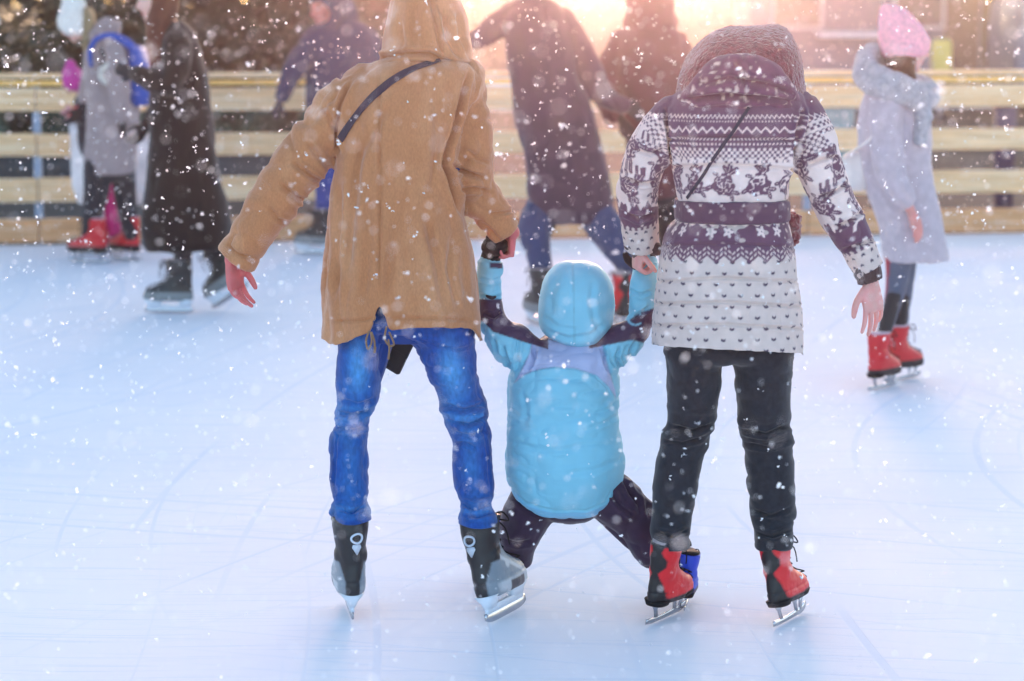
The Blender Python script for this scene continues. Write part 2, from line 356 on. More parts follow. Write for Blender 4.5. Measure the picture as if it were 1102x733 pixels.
# trees and shrubs
bark = M('bark', (.05, .04, .035), rough=.95, nscale=30, nbump=.8, dist=.03)
needle = M('needles', (.018, .045, .032), rough=.8, nbump=0, var=.4, vscale=1.2)
needle2 = M('shrub_leaves', (.07, .14, .11), rough=.8, nbump=0, var=.4, vscale=2)
snowmat = M('clump_snow', (.8, .84, .88), rough=.8, nscale=20, nbump=.5, dist=.02)
def spruce_mesh(h, r, n, seed, z0=.3):
    rs = np.random.RandomState(seed); v = []; f = []; k = 0
    for i in range(n):
        t = rs.rand() ** 1.6; z = z0 + t * (h - z0); rr = r * (1 - t) ** .85 * (.78 + .22 * math.sin(z * 9 + rs.rand() * .8))
        a = rs.rand() * 6.283; d = rr * rs.rand() ** .45; c = np.array([d * math.cos(a), d * math.sin(a), z - d * .25])
        u = np.array([math.cos(a), math.sin(a), -.35 + rs.randn() * .2]); s = np.array([-math.sin(a), math.cos(a), rs.randn() * .35])
        L = rs.uniform(.10, .26) * (r / 1.6); wd = rs.uniform(.03, .07) * (r / 1.6)
        v += [c - s * wd, c + s * wd, c + u * L + s * wd * .3, c + u * L - s * wd * .3]; f.append((k, k + 1, k + 2, k + 3)); k += 4
    P = Parts(); P.add(np.array(v), f); return P
def bush_pts(rx, ry, h, n, seed, leaf=.05):
    rs = np.random.RandomState(seed); v = []; f = []; k = 0
    for i in range(n):
        d = rs.randn(3); d /= np.linalg.norm(d); d[2] = abs(d[2]); q = d * (rs.rand() ** .3) * (1 + .22 * math.sin(d[0] * 9 + seed) * math.cos(d[1] * 7))
        c = np.array([q[0] * rx, q[1] * ry, q[2] * h]); u = rs.randn(3); u /= np.linalg.norm(u); s = np.cross(u, rs.randn(3)); s /= np.linalg.norm(s)
        v += [c - u * leaf, c + s * leaf * .5, c + u * leaf, c - s * leaf * .5]; f.append((k, k + 1, k + 2, k + 3)); k += 4
    P = Parts(); P.add(np.array(v), f); return P
protos = []
for k in range(3):
    h = 8 + k; C_ = mesh_from(spruce_mesh(h, 1.75, 7500, 30 + k, .02), False)
    T = Parts(); tube(T, [(0, 0, -.1), (.02, 0, 1.5), (0, .03, h * .9)], [.17, .13, .03], 10, 2, rnd=False)
    for q in range(14):
        a = q * 2.4; z = .6 + q * .45; tube(T, [(0, 0, z), (math.cos(a) * .6, math.sin(a) * .6, z - .05), (math.cos(a) * 1.3 * (1 - q / 20), math.sin(a) * 1.3 * (1 - q / 20), z - .3)], [.035, .025, .01], 5, 1, rnd=False)
    C_.materials.append(needle); Tm = mesh_from(T); Tm.materials.append(bark); protos.append((C_, Tm))
tree_labels = []
tx = [(-8.6, 33), (-7.0, 37), (-5.6, 32.5), (-4.2, 36), (-2.9, 33), (-2.3, 37.5), (-3.1, 41), (-10.5, 38), (9.6, 60), (9.6, 50), (12.5, 46), (-12.8, 35), (-6.2, 44), (-3.4, 45), (9.9, 55), (-9.6, 43), (-7.9, 46), (-4.8, 40.5), (-2.9, 43), (-3.4, 48), (-11.5, 42), (-1.9, 34.5), (11, 41.5)]
for i, (x, y) in enumerate(tx):
    r_ = bpy.data.objects.new('spruce_tree', None); COL.objects.link(r_); r_.location = (x, y, -.03); r_.rotation_euler = (0, 0, i * 1.7); sc = .85 + .3 * ((i * 37) % 10) / 10; r_.scale = (sc, sc, sc)
    for nm, me in zip(('crown', 'trunk'), protos[i % 3]):
        o = bpy.data.objects.new(nm, me); COL.objects.link(o); o.parent = r_
    side = 'left' if x < -.0 else 'right'
    tag(r_, 'dark green spruce in the blurred tree belt beyond the %s of the rink' % side, 'tree', 'spruces beyond the rink fence on the %s' % side)
bm_ = [mesh_from(bush_pts(.55, .5, .85, 1500, 50 + k, .06), False) for k in range(2)]
for m_ in bm_: m_.materials.append(needle2)
for i, (x, y, s) in enumerate([(-6.9, 30.2, 1), (-5.5, 30.8, .9), (-4.1, 30.1, 1.05), (-3.2, 30.6, .8), (-2.2, 30.3, .95), (-8.2, 30.5, 1), (-9.4, 30.2, .9), (-1.2, 30.9, .8)]):
    o = bpy.data.objects.new('shrub', bm_[i % 2]); COL.objects.link(o); o.location = (x, y, -.04); o.scale = (s, s, s); o.rotation_euler = (0, 0, i)
    tag(o, 'low grey-green shrub at the foot of the dark spruces', 'shrub', 'low shrubs under the spruces')

for i, (x, y, s) in enumerate([(-.3, 58, 4.0), (1.6, 66, 4.6), (3.3, 60, 3.6), (5.0, 70, 4.8), (6.8, 62, 4.0), (2.4, 78, 5.0)]):
    o = bpy.data.objects.new('bush', bm_[i % 2]); COL.objects.link(o); o.location = (x, y, -.04); o.scale = (s * .9, s * .9, s * 1.0); o.rotation_euler = (0, 0, i * 1.3)
    tag(o, 'large bush far beyond the fence in the warm glow of the low sun', 'bush', 'large bushes in the sun glow')
# low pavilion, van, bins beyond the fence on the right
def root(name, loc, label, cat, rz=0, group=None):
    o = bpy.data.objects.new(name, None); COL.objects.link(o); o.location = loc; o.rotation_euler = (0, 0, rz); return tag(o, label, cat, group)
def part(name, parent, mat, *boxes, bev=.01):
    P = Parts()
    for c, h in boxes: box(P, c, h)
    return solid(name, P, mat, parent, False, bev)
glassm = M('dark_glass', (.05, .07, .09), rough=.1, nbump=0, spec=.6)
bd = root('pavilion', (6.1, 42, -.03), 'low grey-brown pavilion with a pale counter ledge behind the girl in the pink hat', 'building')
part('wall', bd, cloth('plaster', (98, 108, 128), sheen=0), ((0, 1.5, 1.6), (2.0, 1.5, 1.6)))
part('counter', bd, cloth('pale_ledge', (226, 222, 224), sheen=0), ((-.1, -.18, 1.16), (.75, .2, .05)))
part('roof', bd, cloth('roof_felt', (70, 72, 80), sheen=0), ((0, 1.4, 3.3), (2.3, 1.9, .12)))
for x in (-1.2, .9):
    f = part('window', bd, cloth('window_frame', (190, 190, 196), sheen=0), ((x, -.03, 1.75), (.45, .05, .5)))
    part('pane', f, glassm, ((x, -.085, 1.75), (.39, .01, .44)), bev=0)
dr = part('door', bd, cloth('door_brown', (80, 66, 66), sheen=0), ((1.65, -.03, 1.0), (.28, .04, 1.0))); part('handle', dr, MAT['steel'], ((1.5, -.1, 1.0), (.04, .03, .015)), bev=.004)
van = root('parked_van', (9.6, 36.5, -.03), 'blue-grey van parked beyond the fence at the far right', 'van', R(4))
P = Parts(); rr = []
for x, zt, hw in ((-2.3, 1.75, .8), (-2.2, 1.95, .88), (.8, 1.98, .9), (1.25, 1.75, .88), (1.7, 1.2, .86), (2.35, 1.0, .84), (2.5, .75, .78)):
    rr.append((np.array([x, 0, (zt + .3) / 2]), np.array([0, hw, 0]), np.array([0, 0, (zt - .3) / 2])))
loft(P, rr, 28, 5); solid('body', P, M('van_paint', srgb(110, 132, 160), rough=.35, nbump=0, coat=.3), van)
part('windscreen', van, glassm, ((1.42, 0, 1.5), (.06, .6, .16)), bev=.02)
for s in (-1, 1):
    part('side_window', van, glassm, ((.75, s * .885, 1.5), (.35, .02, .2)), bev=.02)
    part('headlight', van, MAT['holder'], ((2.42, s * .55, .78), (.05, .14, .08)), bev=.02)
    for x in (-1.5, 1.55):
        P = Parts(); tube(P, [(x, s * .72, .33), (x, s * .9, .33)], [.33, .33], 24, 1, ref=(0, 0, 1), rnd=False); wh = solid('wheel', P, MAT['lace'], van, True)
        P = Parts(); tube(P, [(x, s * .895, .33), (x, s * .915, .33)], [.2, .18], 18, 1, ref=(0, 0, 1), rnd=False); solid('rim', P, MAT['steel'], wh, True)
yb = root('litter_bin', (6.35, 36, -.03), 'yellow litter bin on a post beside the dark pavilion doorway', 'litter bin')
P = Parts(); loft(P, [((0, 0, .62), (.13, 0, 0), (0, .11, 0)), ((0, 0, .7), (.145, 0, 0), (0, .125, 0)), ((0, 0, 1.12), (.15, 0, 0), (0, .13, 0)), ((0, 0, 1.18), (.11, 0, 0), (0, .1, 0))], 20, 3.5); solid('bin', P, M('yellow_paint', srgb(225, 205, 110), rough=.5), yb)
P = Parts(); tube(P, [(0, .05, 0), (0, .05, .75)], [.035, .035], 10, 1, rnd=False); solid('post', P, post_m, yb)
def tub(name, loc, rgb, label, w_, h_, mat=None):
    o = root(name, loc, label, 'bin'); P = Parts()
    loft(P, [((0, 0, 0), (w_ * .85, 0, 0), (0, w_ * .6, 0)), ((0, 0, h_ * .9), (w_, 0, 0), (0, w_ * .7, 0))], 24, 5); solid('tub', P, cloth(name + '_plastic', rgb, sheen=0, rough=.5), o, bevel=.01)
    P = Parts(); loft(P, [((0, 0, h_ * .9), (w_ * 1.08, 0, 0), (0, w_ * .78, 0)), ((0, 0, h_ * .96), (w_ * 1.08, 0, 0), (0, w_ * .78, 0)), ((0, 0, h_), (w_ * .8, 0, 0), (0, w_ * .5, 0))], 24, 5); solid('lid', P, cloth(name + '_plastic', rgb), o, bevel=.005)
tub('grit_bin', (2.72, 20.2, -.01), (120, 170, 180), 'pale teal grit bin behind the fence beside the woman in the knitted coat', .13, .93)
tub('storage_bin', (4.15, 20.4, -.01), (26, 40, 92), 'dark blue bin behind the fence at the far right', .09, .93)
BASE = np.zeros(3)

# ---------------------------------------------------------------- people: body pieces
def A(*v): return np.array(v, float)
def hand(P, wr, d, n, t, s=1.0, curl=(.35, .5, .35), spread=.05, thumb=(.7, .45), close=None, per=None):
    """wr wrist, d towards the fingers, n palm side, t thumb side"""
    wr = np.asarray(wr, float); d = nrmz(d); n = nrmz(np.asarray(n) - d * np.dot(n, d)); t0 = np.cross(d, n); t = t0 if np.dot(t0, t) > 0 else -t0
    L = lambda a, b, c: wr + (d * a + t * b + n * c) * s
    loft(P, [(L(-.035, 0, 0), t * .024 * s, n * .019 * s), (L(0, 0, 0), t * .027 * s, n * .018 * s), (L(.03, .002, 0), t * .037 * s, n * .0165 * s), (L(.065, 0, 0), t * .042 * s, n * .0145 * s), (L(.092, -.001, 0), t * .040 * s, n * .0105 * s)], 18, 2.6)
    ball(P, L(.035, .022, .008), (.02 * s, .018 * s, .026 * s), 10)
    lens = (.074, .083, .077, .06); offs = (.0325, .011, -.011, -.0325); rads = (.0083, .0087, .0082, .0073)
    for i in range(4):
        c = per[i] if per else curl; a = 0; p = L(.086 - .004 * abs(i - 1.2), offs[i], 0); q = [p - d * .02 * s, p]; sp = spread * (1.5 - i) ; ll = lens[i] * s
        for k, fr in enumerate((.46, .3, .24)):
            a += c[k]; v = d * math.cos(a) + n * math.sin(a) + t * sp * math.cos(a); p = p + nrmz(v) * ll * fr; q.append(p)
        r = rads[i] * s; tube(P, q, [r, r * 1.02, r * .96, r * .88, r * .74], 10, 2, ref=n)
    p = L(.022, .026, .004); v1 = nrmz(d * .62 + t * thumb[0] + n * thumb[1] * .5); p1 = p + v1 * .04 * s; v2 = nrmz(d * .9 + t * thumb[0] * .35 + n * thumb[1]); p2 = p1 + v2 * .03 * s; p3 = p2 + nrmz(d + n * thumb[1] * 1.1) * .022 * s
    tube(P, [p, p1, p2, p3], [.0135 * s, .0115 * s, .0105 * s, .008 * s], 10, 2, ref=n)
def head(P, c, f, s=1.0, up=(0, 0, 1)):
    """c centre of the skull, f facing direction"""
    f = nrmz(f); u = nrmz(np.asarray(up) - f * np.dot(up, f)); r = np.cross(f, u); L = lambda a, b, e: np.asarray(c) + (r * a + f * b + u * e) * s
    rot = lambda: np.array([r, f, u])
    B = lambda p, rr: ball(P, L(*p), A(*rr) * s, 14, rot())
    B((0, -.012, .02), (.076, .096, .092)); B((0, .02, -.02), (.066, .074, .085)); B((0, .045, -.07), (.045, .043, .045)); B((0, .072, -.098), (.02, .017, .016))
    for k in (-1, 1):
        B((k * .035, .062, -.028), (.026, .025, .024)); B((k * .076, -.008, -.012), (.01, .02, .032)); B((k * .031, .079, .028), (.024, .011, .008))
        B((k * .031, .076, .006), (.014, .012, .011))
    tube(P, [L(0, .088, .018), L(0, .104, -.006), L(0, .114, -.03)], np.array([.009, .011, .013]) * s, 10, 2); B((0, .1, -.037), (.018, .012, .009))
    B((0, .088, -.058), (.024, .011, .006)); B((0, .085, -.069), (.021, .011, .007))
    return L
def body(J, s, hands, face, skin, voxel=.006, name='person', mat='skin', under=(.02, .02, .025)):
    """one continuous figure from the joints J (metres)"""
    P = Parts(); g = lambda k: J[k]
    ch = (J['shL'] + J['shR']) / 2; pel = (J['hipL'] + J['hipR']) / 2; ux = nrmz(J['shR'] - J['shL']); uh = nrmz(J['hipR'] - J['hipL'])
    hwS = np.linalg.norm(J['shR'] - J['shL']) / 2; up = nrmz(ch - pel); fr = np.cross(up, ux)
    loft(P, [(pel - up * .09 * s, uh * .11 * s, fr * .08 * s), (pel, uh * .155 * s, fr * .10 * s), (pel * .65 + ch * .35, ux * .125 * s, fr * .088 * s), (pel * .3 + ch * .7, ux * .145 * s, fr * .10 * s), (pel * .1 + ch * .9, ux * .15 * s, fr * .095 * s), (ch + up * .035 * s, ux * .10 * s, fr * .07 * s)], 24, 2.2)
    hc = J['head']; tube(P, [ch - up * .02, ch * .6 + hc * .4, hc - (hc - ch) * .15], [.065 * s, .055 * s, .055 * s], 14, 3)
    head(P, hc, face, s)
    for k in 'LR':
        tube(P, [ch * .45 + J['sh' + k] * .55, J['sh' + k], J['el' + k], J['wr' + k]], [.052 * s, .046 * s, .031 * s, .022 * s], 14, 4)
        kn = J['kn' + k]; hp = J['hip' + k] * .8 + pel * .2; an = J['an' + k]
        tube(P, [hp, hp * .5 + kn * .5, kn, kn * .45 + an * .55, an], [.066 * s, .056 * s, .040 * s, .036 * s, .026 * s], 14, 3)
        fd = J['toe' + k]; tube(P, [an + (an - fd) * .18 - A(0, 0, .025 * s), an * .5 + fd * .5 - A(0, 0, .02 * s), fd], [.024 * s, .026 * s, .02 * s], 12, 3)
    for k, kw in hands.items():
        kw = dict(kw); hs = kw.pop('s', s); hand(P, J['wr' + k], s=hs, **kw)
    f = nrmz(face); r = np.cross(f, A(0, 0, 1)); r = nrmz(r); u = np.cross(r, f)
    def paint(co):
        c = np.tile(np.array(skin[0]), (len(co), 1)); q = (co - hc) / s; X = q @ r; Y = q @ f; Z = q @ u
        eye = np.hypot((np.abs(X) - .031) / .013, (Z - .008) / .0055); c[(eye < 1) & (Y > .05)] = (.75, .74, .72)
        c[(np.hypot(np.abs(X) - .031, Z - .008) < .0055) & (Y > .05)] = (.05, .03, .02)
        c[(np.abs(Z - .03 - .02 * np.cos(X * 30)) < .004) & (np.abs(np.abs(X) - .032) < .02) & (Y > .04)] = (.08, .05, .035)
        c[(np.hypot(X / .024, (Z + .064) / .011) < 1) & (Y > .06)] = skin[1]
        for k in hands:
            d = np.linalg.norm(co - J['wr' + k], axis=1); m = d < .24 * s
            gl = hands[k].get('per'); col = np.array(skin[2]); fq = fbm(co[m] * 30) * .5 + .5
            mt = vnoise(co[m] * 70)[:, None]; c[m] = col * (.88 + .2 * fq[:, None]) * (1 + mt * np.array([.05, -.10, -.06]))
        far = (np.linalg.norm(co - hc, axis=1) > .19 * s) & (np.minimum(*[np.linalg.norm(co - J['wr' + k], axis=1) for k in 'LR']) > .22 * s); c[far] = under
        return c
    return fuse(name, P, voxel, 1, MAT[mat], None, paint=paint)

def SKM(pos, yaw, roll=0, pitch=0, s=1.0):
    return Matrix.Translation(Vector(pos)) @ Matrix.Rotation(-yaw, 4, 'Z') @ Matrix.Rotation(roll, 4, 'Y') @ Matrix.Rotation(pitch, 4, 'X') @ Matrix.Scale(s, 4)
def feet(J, k, *a):
    m = SKM(*a); J['an' + k] = np.array(m @ Vector((0, -.015, .2))); J['toe' + k] = np.array(m @ Vector((0, .13, .118)))
def skate(parent, pos, yaw, roll, style, pitch=0, s=1.0, voxel=.0045, name='skate', label=None):
    """pos: where the blade's middle touches the ice; yaw turns the toe from straight away (+y) to the right"""
    Mx = SKM(pos, yaw, roll, pitch, s)
    Mi = np.array(Mx.inverted())
    Z0 = .078
    rr = [(Z0 - .004, .045, .136, .040), (Z0 + .01, .045, .142, .046), (.115, .043, .140, .048), (.138, .034, .128, .046), (.158, .014, .104, .044), (.178, -.008, .082, .043), (.205, -.022, .068, .042), (.24, -.024, .066, .047), (.27, -.020, .068, .052), (.295, -.016, .070, .055)]
    if style['kind'] == 'hockey': rr[-1] = (.300, -.014, .068, .054)
    P = Parts(); loft(P, [(A(0, cy, z), A(hw, 0, 0), A(0, hd, 0)) for z, cy, hd, hw in np.array([(z, a, b, c) for z, a, b, c in spline(np.array(rr), 2)])], 32, 2.3)
    # heel counter and ankle padding
    for k in (-1, 1): ball(P, (k * .032, -.03, .19), (.017, .034, .03), 10)
    P = P.xf(Mx)
    def loc(co): return co @ Mi[:3, :3].T + Mi[:3, 3]
    def paint(co): return style['paint'](loc(co))
    def disp(co, no):
        l = loc(co); d = -.0022 * np.exp(-((l[:, 2] - (.118 + .25 * np.clip(l[:, 1], -.1, .2) * 0)) / .003) ** 2)
        return d + .0012 * fbm(l * 40) - .003 * np.exp(-((l[:, 2] - .215 - .3 * l[:, 1]) / .004) ** 2) * (l[:, 1] > -.03)
    o = fuse(name, P, voxel * s, 2, MAT['boot'], parent, disp=disp, paint=paint); tag(o, label)
    xf = lambda Q: Q.xf(Mx)
    if style['kind'] == 'hockey':
        P = Parts()
        loft(P, [(A(0, .04, .03), A(.0075, 0, 0), A(0, .125, 0)), (A(0, .04, .045), A(.009, 0, 0), A(0, .122, 0)), (A(0, .04, .05), A(.01, 0, 0), A(0, .118, 0))], 24, 4)
        for cy, hd in ((-.05, .04), (.125, .05)):
            loft(P, [(A(0, cy, .042), A(.009, 0, 0), A(0, hd * .8, 0)), (A(0, cy, .06), A(.018, 0, 0), A(0, hd * .85, 0)), (A(0, cy, .082), A(.036, 0, 0), A(0, hd * 1.15, 0))], 20, 3)
        solid('blade_holder', xf(P), MAT['holder'], o)
        P = Parts(); secs = []
        for y in np.linspace(-.095, .178, 16):
            e = abs((y - .0415) / .1365); zb = .002 + .012 * e ** 6; secs.append((A(0, y, (zb + .034) / 2), A(.002, 0, 0), A(0, 0, (.034 - zb) / 2)))
        loft(P, secs, 8, 6); solid('blade', xf(P), MAT['steel'], o)
    else:
        P = Parts(); secs = []
        for y in np.linspace(-.115, .175, 18):
            e = max(0, (y - .12) / .055); zb = .002 + .018 * e ** 2 + .004 * max(0, (-y - .08) / .035); zt = .024 - .004 * math.cos((y + .02) * 20) + .012 * e; secs.append((A(0, y, (zb + zt) / 2), A(.0022, 0, 0), A(0, 0, (zt - zb) / 2)))
        loft(P, secs, 8, 6)
        for cy, hd, ly in ((-.055, .012, -.012), (.085, .012, -.006), (.135, .012, .012)):
            loft(P, [(A(0, cy - ly, .018), A(.003, 0, 0), A(0, hd, 0)), (A(0, cy, .05), A(.005, 0, 0), A(0, hd * .8, 0)), (A(0, cy + ly * .3, .078), A(.02, 0, 0), A(0, hd * 1.4, 0))], 12, 3)
        solid('blade', xf(P), MAT['steel'], o)
        P = Parts()   # heel block and sole
        loft(P, [(A(0, -.045, .068), A(.036, 0, 0), A(0, .045, 0)), (A(0, -.045, .088), A(.043, 0, 0), A(0, .052, 0))], 24, 2.6)
        loft(P, [(A(0, .075, .072), A(.038, 0, 0), A(0, .104, 0)), (A(0, .07, .088), A(.047, 0, 0), A(0, .115, 0))], 28, 2.4)
        solid('sole', xf(P), MAT['lace'], o)
    P = Parts(); zs = np.linspace(.125, .285, 8)
    for i in range(7):
        def fr(z): return .043 + .125 if z < .13 else (.034 + .12 if z < .15 else max(.05, .054 - (z - .24) * 0) + max(0, (.2 - z)) * 1.05)
        for k in (-1, 1):
            a, b = A(-k * .022, fr(zs[i]) - .004, zs[i] + .004), A(k * .022, fr(zs[i + 1]) - .004, zs[i + 1] + .004); tube(P, [a, (a + b) / 2 + A(0, .006, .004), b], [.0028] * 3, 6, 2)
    # tied bow
    for k in (-1, 1): tube(P, [(0, .058, .29), (k * .03, .075, .298), (k * .045, .08, .27), (k * .02, .07, .278), (0, .06, .288)], [.0026] * 5, 6, 4); tube(P, [(0, .06, .288), (k * .025, .085, .25), (k * .03, .085, .2)], [.0024] * 3, 6, 3)
    solid('laces', xf(P), MAT['lace'], o)
    P = Parts(); tube(P, [(0, -.016, .27), (0, -.016, .303)], [.05, .051], 24, 1, ref=(0, 1, 0), flat=1.25, rnd=False); solid('liner', xf(P), style['liner'], o)
    if style.get('emblem'):
        for ang in (.9,):
            P = Parts()
            def on(a, z):   # point on the heel side of the shaft
                q = np.interp(z, [r_[0] for r_ in rr], range(len(rr))); i = min(int(q), len(rr) - 2); t = q - i; z_, cy, hd, hw = [rr[i][k] * (1 - t) + rr[i + 1][k] * t for k in range(4)]
                th = a; c_, s_ = math.sin(th), -math.cos(th); e = 2 / 2.3
                return A(np.sign(c_) * abs(c_) ** e * hw * 1.03, cy + np.sign(s_) * abs(s_) ** e * hd * 1.03, z)
            ring = [on(ang * 0 + style['emblem'] + .30 * math.cos(q), .248 + .0135 * math.sin(q)) for q in np.linspace(0, 2 * math.pi, 21)]
            tube(P, ring, [.0034] * 21, 6, 1, rnd=False)
            c0 = style['emblem']; dm = [on(c0 + dx, z) for dx, z in ((-.26, .226), (.26, .226), (.0, .2))]
            n0 = nrmz(np.cross(dm[1] - dm[0], dm[2] - dm[0])); n0 = n0 if n0[1] < 0 else -n0
            mid = dm[0] * .5 + dm[1] * .5; ux_ = (dm[1] - dm[0]) * .5; q4 = [mid - ux_ * .8 + A(0, 0, .004), mid + ux_ * .8 + A(0, 0, .004), mid + ux_ - A(0, 0, .004), dm[2], mid - ux_ - A(0, 0, .004)]
            P.add(np.array([q + n0 * .003 for q in q4] + [q - n0 * .006 for q in q4]), [(0, 1, 2, 3, 4), (9, 8, 7, 6, 5)] + [(i, (i + 1) % 5, 5 + (i + 1) % 5, 5 + i) for i in range(5)])
            solid('emblem', xf(P), cloth('emblem_grey', (196, 204, 216), sheen=0, rough=.4), o)
    if style.get('tick'):
        P = Parts(); sd = style['tick']
        pts = [(.062, .150), (.070, .1405), (.085, .1425), (.11, .153)]
        def onb(y, z):
            q = np.interp(z, [r_[0] for r_ in rr], range(len(rr))); i = min(int(q), len(rr) - 2); t = q - i; z_, cy, hd, hw = [rr[i][k] * (1 - t) + rr[i + 1][k] * t for k in range(4)]
            u_ = min(.98, abs((y - cy) / hd)); return A(sd * hw * (1 - u_ ** 2.3) ** (1 / 2.3) + sd * .001, y, z)
        tube(P, [onb(y, z) for y, z in pts], [.002, .005, .0035, .001], 6, 3, rnd=False); solid('emblem', xf(P), MAT['holder'], o)
    return o
# boot colourings, in the boot's own space
def paint_hockey(l):
    x, y, z = l.T; c = np.tile(np.array(srgb(34, 34, 38)), (len(l), 1)); g = np.array(srgb(128, 140, 150)); lt = np.array(srgb(186, 192, 198))
    side = (y > -.045 + (z - .1) * .25 + .02) & (z < .225 - np.clip(y, -.05, 1) * .2); c[side] = g
    c[(z < .175) & (np.abs(x) > np.interp(z, [.08, .12, .175], [.020, .020, .036]))] = g
    c[(z < .112) & ((y > -.0) | (np.abs(x) > .04))] = lt; c[(z < .105) & (y > .02) & (y < .12)] = srgb(70, 66, 72)
    c[(np.abs(z - .17 + .5 * (y - .01)) < .007) & (y > -.02)] = lt; c[(np.hypot(y - .02, z - .155) < .012)] = lt
    c[(y > .165)] = lt; c[(np.abs(x) < .024) & (y > .0) & (z > .14)] = srgb(28, 28, 30); return c
def paint_red(l):
    x, y, z = l.T; red = np.array(srgb(214, 22, 34)); bk = np.array(srgb(26, 24, 28)); c = np.tile(red, (len(l), 1))
    wd = np.interp(z, [.07, .12, .16, .19, .215, .24, .27, .3], [.045, .036, .026, .012, .034, .036, .018, .03])
    c[(np.abs(x) < wd) & (y < -.02)] = bk; c[z > .288] = bk; c[z < .095] = bk
    c[(np.abs(x) < .02) & (y > .01) & (z > .13)] = bk; return c
def paint_flat(a, b, zsplit=.11):
    def f(l): c = np.tile(np.array(a), (len(l), 1)); c[l[:, 2] < zsplit] = b; c[(np.abs(l[:, 0]) < .02) & (l[:, 1] > .0) & (l[:, 2] > .14)] = b; return c
    return f
HOCKEY = dict(kind='hockey', paint=paint_hockey, liner=MAT['lace'])
RED = dict(kind='fig', paint=paint_red, liner=cloth('grey_sock', (150, 140, 142)))
BLUE = dict(kind='fig', paint=paint_flat(srgb(30, 70, 200), srgb(20, 24, 60)), liner=MAT['lace'])
BLACK = dict(kind='hockey', paint=paint_flat(srgb(34, 38, 40), srgb(120, 126, 128), .125), liner=cloth('grey_sock', (150, 140, 142)))
def ground(px, py, dz=0): Y = gdist(py); q = W(px, py, Y); return A(q[0], q[1], dz + .001)
def hem_cut(hem):
    """hem: (px, py) line; everything below it is open"""
    hx = [h[0] for h in hem]; hy = [h[1] for h in hem]
    return lambda px, py: py > np.interp(px, hx, hy)

# ================================================================ MAN
D = 6.65; m2 = lambda r: r / 385.0
def L3(lst, D): return [W(a, b, D + c) for a, b, c in lst]
BASE = A(*(W(450, 662, gdist(662))[:2]), 0)
armL = L3([(392, 98, 0), (356, 132, -.01), (330, 166, -.02), (308, 196, -.03), (281, 238, -.02), (266, 262, -.005)], D)
armR = L3([(497, 96, 0), (503, 130, .0), (504, 165, .01), (508, 197, .03), (524, 224, .06), (536, 237, .08)], D)
J = dict(head=W(460, 6, D + .06), shL=W(395, 102, D), shR=W(493, 100, D), elL=armL[3], elR=armR[3], wrL=W(250, 280, D), wrR=W(551, 250, D + .10),
         hipL=W(400, 332, D), hipR=W(474, 332, D), knL=W(380, 455, D + .03), knR=W(502, 450, D + .03), anL=W(377, 580, D + .03), anR=W(516, 585, D + .05), toeL=W(374, 615, D + .16), toeR=W(540, 622, D + .14))
SKL = (ground(377, 663), R(-9), R(0)); SKR = (ground(539, 666), R(25), R(-12)); feet(J, 'L', *SKL); feet(J, 'R', *SKR)
HL = dict(d=A(.10, -.05, -1), n=A(.9, .1, .1), t=A(.35, .8, 0), s=.9, curl=(.45, .35, .25), thumb=(.55, .9), spread=.02)
HL = dict(d=A(.12, .0, -1), n=A(.75, -.45, .1), t=A(.45, .8, 0), s=.86, per=[(.25, .3, .2), (.3, .35, .25), (.35, .4, .3), (.45, .45, .3)], thumb=(.5, .4), spread=.09)
HR = dict(d=A(-.05, .1, -1), n=A(-1, -.1, -.2), t=A(-.3, .8, .2), s=.72, curl=(1.1, 1.0, .7), thumb=(.4, .9), spread=.0)
man = body(J, 1.0, {'L': HL, 'R': HR}, A(.1, 1, -.1), (srgb(214, 160, 140), srgb(190, 100, 100), srgb(208, 110, 110)), voxel=.003, under=srgb(10, 60, 130))
tag(man, 'man in a hooded tan jacket and blue jeans holding the child from the left side', 'person')

P = Parts()
rows(P, [(60, 420, 500, .02, .085), (67, 399, 512, .01, .105), (76, 386, 520, 0, .12), (88, 372, 523, 0, .13), (105, 364, 520, 0, .14), (130, 361, 508, 0, .15), (165, 362, 499, 0, .155), (200, 357, 498, 0, .158), (240, 352, 500, 0, .16), (270, 349, 508, 0, .165), (300, 346, 512, 0, .17), (330, 345.5, 515, 0, .175), (360, 345.5, 519, 0, .18), (385, 346, 523, 0, .18)], D, 48, 2.5)
tube(P, armL, [m2(r) for r in (31, 31, 29.5, 27, 23.5, 21)], 20, 5)
tube(P, armR, [m2(r) for r in (27, 27, 27, 26, 22, 18)], 20, 5)
tube(P, L3([(270, 256, -.005), (254.5, 279.5, 0)], D), [m2(21), m2(21.5)], 20, 1, rnd=False); tube(P, L3([(530, 230, .07), (545, 248, .095)], D), [m2(19), m2(18)], 20, 1, rnd=False)
